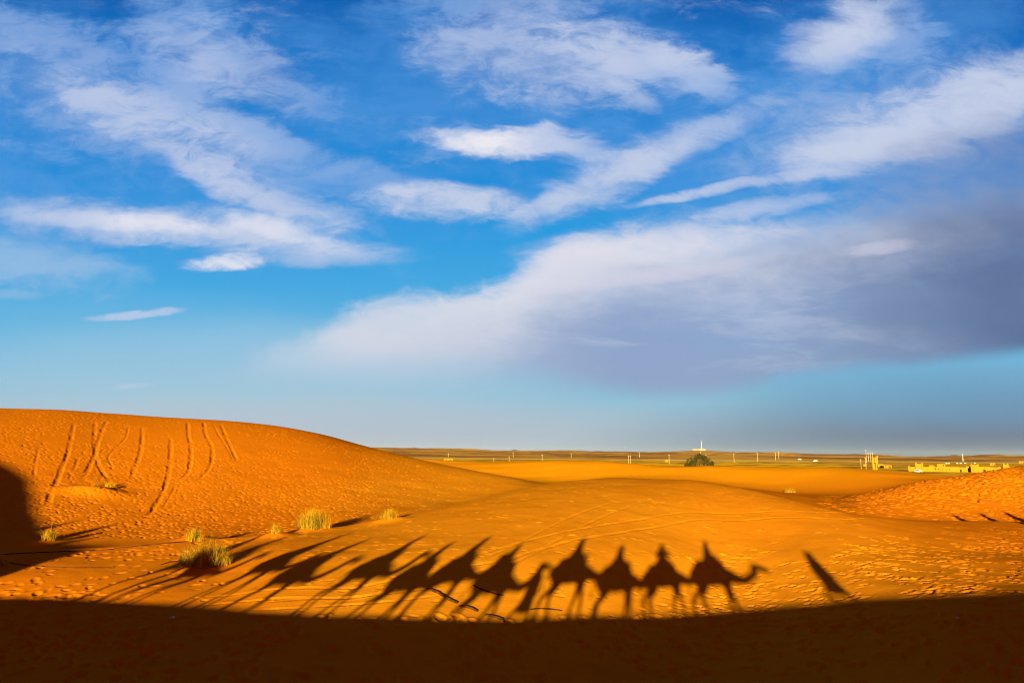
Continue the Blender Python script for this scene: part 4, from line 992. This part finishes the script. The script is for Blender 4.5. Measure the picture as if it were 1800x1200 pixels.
# poles
def make_pole(label, x, y, z, H, az, wide=.16, arms=1, group='power poles across the plain'):
    t = thing('power_pole', label, 'pole', (x, y, z - .3), -az, group)
    b = bmesh.new(); taper(b, (0, 0, 0), (0, 0, H + .3), wide * 1.25, wide * .8, 8); mesh_obj('post', b, M_pole, t)
    b = bmesh.new(); box(b, -wide * 5, wide * 5, -wide * .5, wide * .5, H - .35, H - .35 + wide); 
    for q in (-4.4, 0, 4.4): taper(b, (q * wide, 0, H - .35 + wide), (q * wide, 0, H - .1 + wide), wide * .35, wide * .3, 6)
    mesh_obj('crossarm', b, M_pole, t)
POLES = [(788, 803, 6.5, 'faint pole above the yellow house on the left plain'), (868, 811, 6, 'short pale post just left of a taller pole, left plain'), (895, 812.5, 11, 'pole on the left plain right of a short post'), (902, 804, 8.5, 'thin distant pole against the dark plateau, left of centre'),
         (953, 812, 12.5, 'pole alone rising from pale sand left of centre'), (1004, 804.5, 7.5, 'small distant pole right of the dune saddle'), (1105, 815.5, 13.5, 'left pole of the close pair at centre'), (1108.5, 815.5, 13.5, 'right pole of the close pair at centre'),
         (1124, 804, 8.5, 'distant pole against the plateau right of the close pair'), (1176.5, 816, 15, 'pole directly beside the pale yellow hut'), (1232, 806, 12.5, 'pole rising behind the top of the bush'), (1241.5, 812, 12.5, 'pole rising behind the right side of the bush'),
         (1290.5, 812.5, 14, 'first pole to the right of the bush'), (1332, 811.5, 15.5, 'second pole to the right of the bush'), (1363.5, 808.5, 12.5, 'left pole of the thin pair right of centre'), (1369, 806.5, 11.5, 'right pole of the thin pair right of centre'),
         (1514, 825, 16.5, 'leftmost short thick pole beside the gate tower'), (1522.5, 824.5, 18, 'second pole left of the gate tower, foot near the tiny hut'), (1523.5, 814, 20, 'tallest pole of the cluster left of the gate tower'), (1527, 811, 14, 'third slim pole of the row left of the gate tower'),
         (1531, 812, 14.5, 'fourth slim pole of the row left of the gate tower'), (1535, 815, 17.5, 'pole touching the left side of the gate tower'), (1543.5, 820, 16.5, 'pole touching the right side of the gate tower')]
for u, v, hp, lab in POLES:
    x, y, z, r, az = far_base(u, v); make_pole(lab, x, y, z, hp * r / FP, az, max(.10, .00021 * r))
# mast on the hill
def mast(u, rr, hp, label, bld):
    az, te = azel(u, 800); x, y = rr * sin(az), rr * cos(az); z = surface(x, y); k = rr / FP; H = hp * k
    t = thing('radio_mast', label, 'mast', (x, y, z - 2), -az)
    R0 = .9 * k / 2 * 1.25; b = bmesh.new(); L = [(R0 * cos(a), R0 * sin(a)) for a in (pi / 2, pi * 7 / 6, -pi / 6)]; n = 14
    for (ax, ay) in L: taper(b, (ax, ay, 0), (ax * .35, ay * .35, H), k * .16, k * .08, 6)
    for i in range(n):
        z0, z1 = H * i / n, H * (i + 1) / n; f0, f1 = 1 - .65 * i / n, 1 - .65 * (i + 1) / n
        for q in range(3):
            p, s_ = L[q], L[(q + 1) % 3]
            taper(b, (p[0] * f0, p[1] * f0, z0), (s_[0] * f1, s_[1] * f1, z1), k * .06, k * .06, 5); taper(b, (p[0] * f1, p[1] * f1, z1), (s_[0] * f1, s_[1] * f1, z1), k * .06, k * .06, 5)
    mesh_obj('lattice', b, M_white, t)
    b = bmesh.new(); taper(b, (0, 0, H), (0, 0, H * 1.12), k * .07, k * .04, 6); mesh_obj('antenna', b, M_white, t)
    if bld:
        h = thing('mast_station', 'low pale building at the foot of the tall white mast on the hill', 'building', (x, y + 12, z - 1), -az)
        b = bmesh.new(); wall_ring(b, -13.5 * k, -3 * k, 0, 30, 0, 2.6 * k, 1.5, False); wall_ring(b, -2.98 * k, 7 * k, -2, 30, 0, 3.4 * k, 1.5, False); mesh_obj('wall', b, M_mast, h)
        for q in (-11, -8, -5.5, 2, 4.5): opening_far(h, q * k, (0 if q < -3 else -2), 1.0 * k, .8 * k, .8 * k)
def opening_far(parent, x, y, z, w, h):
    b = bmesh.new(); box(b, x - w / 2, x + w / 2, y - .5, y - .05, z, z + h); mesh_obj('window', b, M_hole, parent)
M_mast = varied('pale_plaster', (.34, .24, .13), (.38, .27, .15), .05)
mast(1233.5, 5150, 16.5, 'tall white lattice mast on the low hill behind the bush', True)
mast(1692, 1900, 12, 'slim white mast on the plain above the kasbah gateway', False)
# vehicles
M_green_paint = varied('green_paint', (.05, .22, .08), (.06, .26, .1), 2, .5, .4)
def car(name, label, cat, u, v, L, H, m, stripe=None, rot=0.0):
    x, y, z, r, az = far_base(u, v); t = thing(name, label, cat, (x, y, z), -az + rot)
    W = L * .42; b = bmesh.new(); prof = [(-.5, .16), (-.5, .5), (-.47, .95), (-.40, 1.0), (.16, 1.0), (.30, .60), (.48, .52), (.5, .40), (.5, .16)]
    a = [b.verts.new((p * L, -W / 2, q * H)) for p, q in prof]; c = [b.verts.new((p * L, W / 2, q * H)) for p, q in prof]
    b.faces.new(a[::-1]); b.faces.new(c)
    for i in range(len(prof)): b.faces.new((a[i], a[(i + 1) % len(prof)], c[(i + 1) % len(prof)], c[i]))
    bmesh.ops.bevel(b, geom=b.edges[:], offset=.05, segments=2, affect='EDGES'); mesh_obj('body', b, m, t)
    b = bmesh.new(); box(b, -.42 * L, .14 * L, -W / 2 - .012, -W / 2 - .003, .62 * H, .90 * H); mesh_obj('window', b, M_glass, t)
    if stripe: b = bmesh.new(); box(b, -.48 * L, .46 * L, -W / 2 - .014, -W / 2 - .003, .28 * H, .44 * H); mesh_obj('side_stripe', b, stripe, t)
    for px in (-.32, .32):
        for py in (-1, 1):
            b = bmesh.new(); taper(b, (px * L, py * (W / 2 - .1), .17 * H), (px * L, py * (W / 2 + .03), .17 * H), .17 * H, .17 * H, 18); mesh_obj('wheel', b, M_tyre, t)
car('parked_van', 'white and green van parked at the left end of the kasbah', 'van', 1614, 830.0, 4.2, 1.8, M_white, M_green_paint, .2)
car('parked_car', 'white car on the pale road, left of a second white car', 'car', 1406, 808.3, 8, 3.2, M_white)
car('parked_car', 'white car on the pale road, right of another white car', 'car', 1433, 811, 7, 3.0, M_white, None, pi)
# dark bushes in front of the village
for i, (u, v, w, h, lab) in enumerate([(1570, 820.3, 5, 3, 'first'), (1575, 820.6, 5, 3, 'second'), (1583, 820.8, 2.6, 2, 'third'), (1588, 820.8, 2.6, 2, 'fourth'), (1593, 820.9, 2.6, 2, 'fifth'), (1597.5, 821, 3, 2, 'sixth'), (1602, 822, 2.6, 2, 'seventh'), (1609.5, 821.6, 4, 2.6, 'eighth')]):
    x, y, z = hit(u, v, 300); t = leafy('small dark bush, %s from the left in the row left of the kasbah' % lab, u, v, 300, w, h, 260, M_scrub, M_wood); t['group'] = 'small dark bushes in a row before the village'
# far blue hills
def hills():
    m, T, b = new_mat('far_rock', (.20, .15, .12), 1, 0)
    V = []; F_ = []
    specs = [(625, 672, 783.0, 8), (703, 752, 785.0, 9), (845, 862, 789.6, 9), (868, 888, 788.5, 9), (886, 932, 787.4, 9), (1655, 1700, 797.5, 9)]
    for (ua, ub, vt, nn) in specs:
        rr = 24000.0; n = 26; rows = 5; i0 = len(V)
        for j in range(rows):
            f = j / (rows - 1)
            for i in range(n + 1):
                q = i / n; u = ua + (ub - ua) * q; az, te = azel(u, vt); env = sin(pi * q) ** .7 * (.75 + .5 * float(vnoise(np.array([u / 7.0]), np.array([3.3 + ua]))[0])) * (1 if 0 < j < rows - 1 else 0) * (1 - .25 * abs(j - 2))
                az0, teb = azel(u, 797 + (u - 900) * .008 + 1.5); rad = rr + (f - .5) * 3500; V.append((rad * sin(az), rad * cos(az), rad * (teb + (te - teb) * env)))
        for j in range(rows - 1):
            for i in range(n): a = i0 + j * (n + 1) + i; F_.append((a, a + 1, a + n + 2, a + n + 1))
    o = mesh_obj('hills', (V, F_), m, None, True); tag(o, kind='structure')
hills()
# the air over the plain
def haze():
    m = bpy.data.materials.new('desert_air'); m.use_nodes = True; T = NT(m.node_tree); T.n.clear()
    v = T.add('ShaderNodeVolumePrincipled'); v.inputs['Color'].default_value = (.62, .76, .95, 1); v.inputs['Density'].default_value = 1.0e-5; v.inputs['Anisotropy'].default_value = 0
    o = T.add('ShaderNodeOutputMaterial'); T.l.new(v.outputs[0], o.inputs['Volume'])
    b = bmesh.new(); box(b, -42000, 42000, -42000, 42000, -140, 330); h = mesh_obj('haze', b, m); tag(h, kind='stuff'); h['label'] = 'thin bluish air over the far desert plain'; h['category'] = 'haze'
haze()
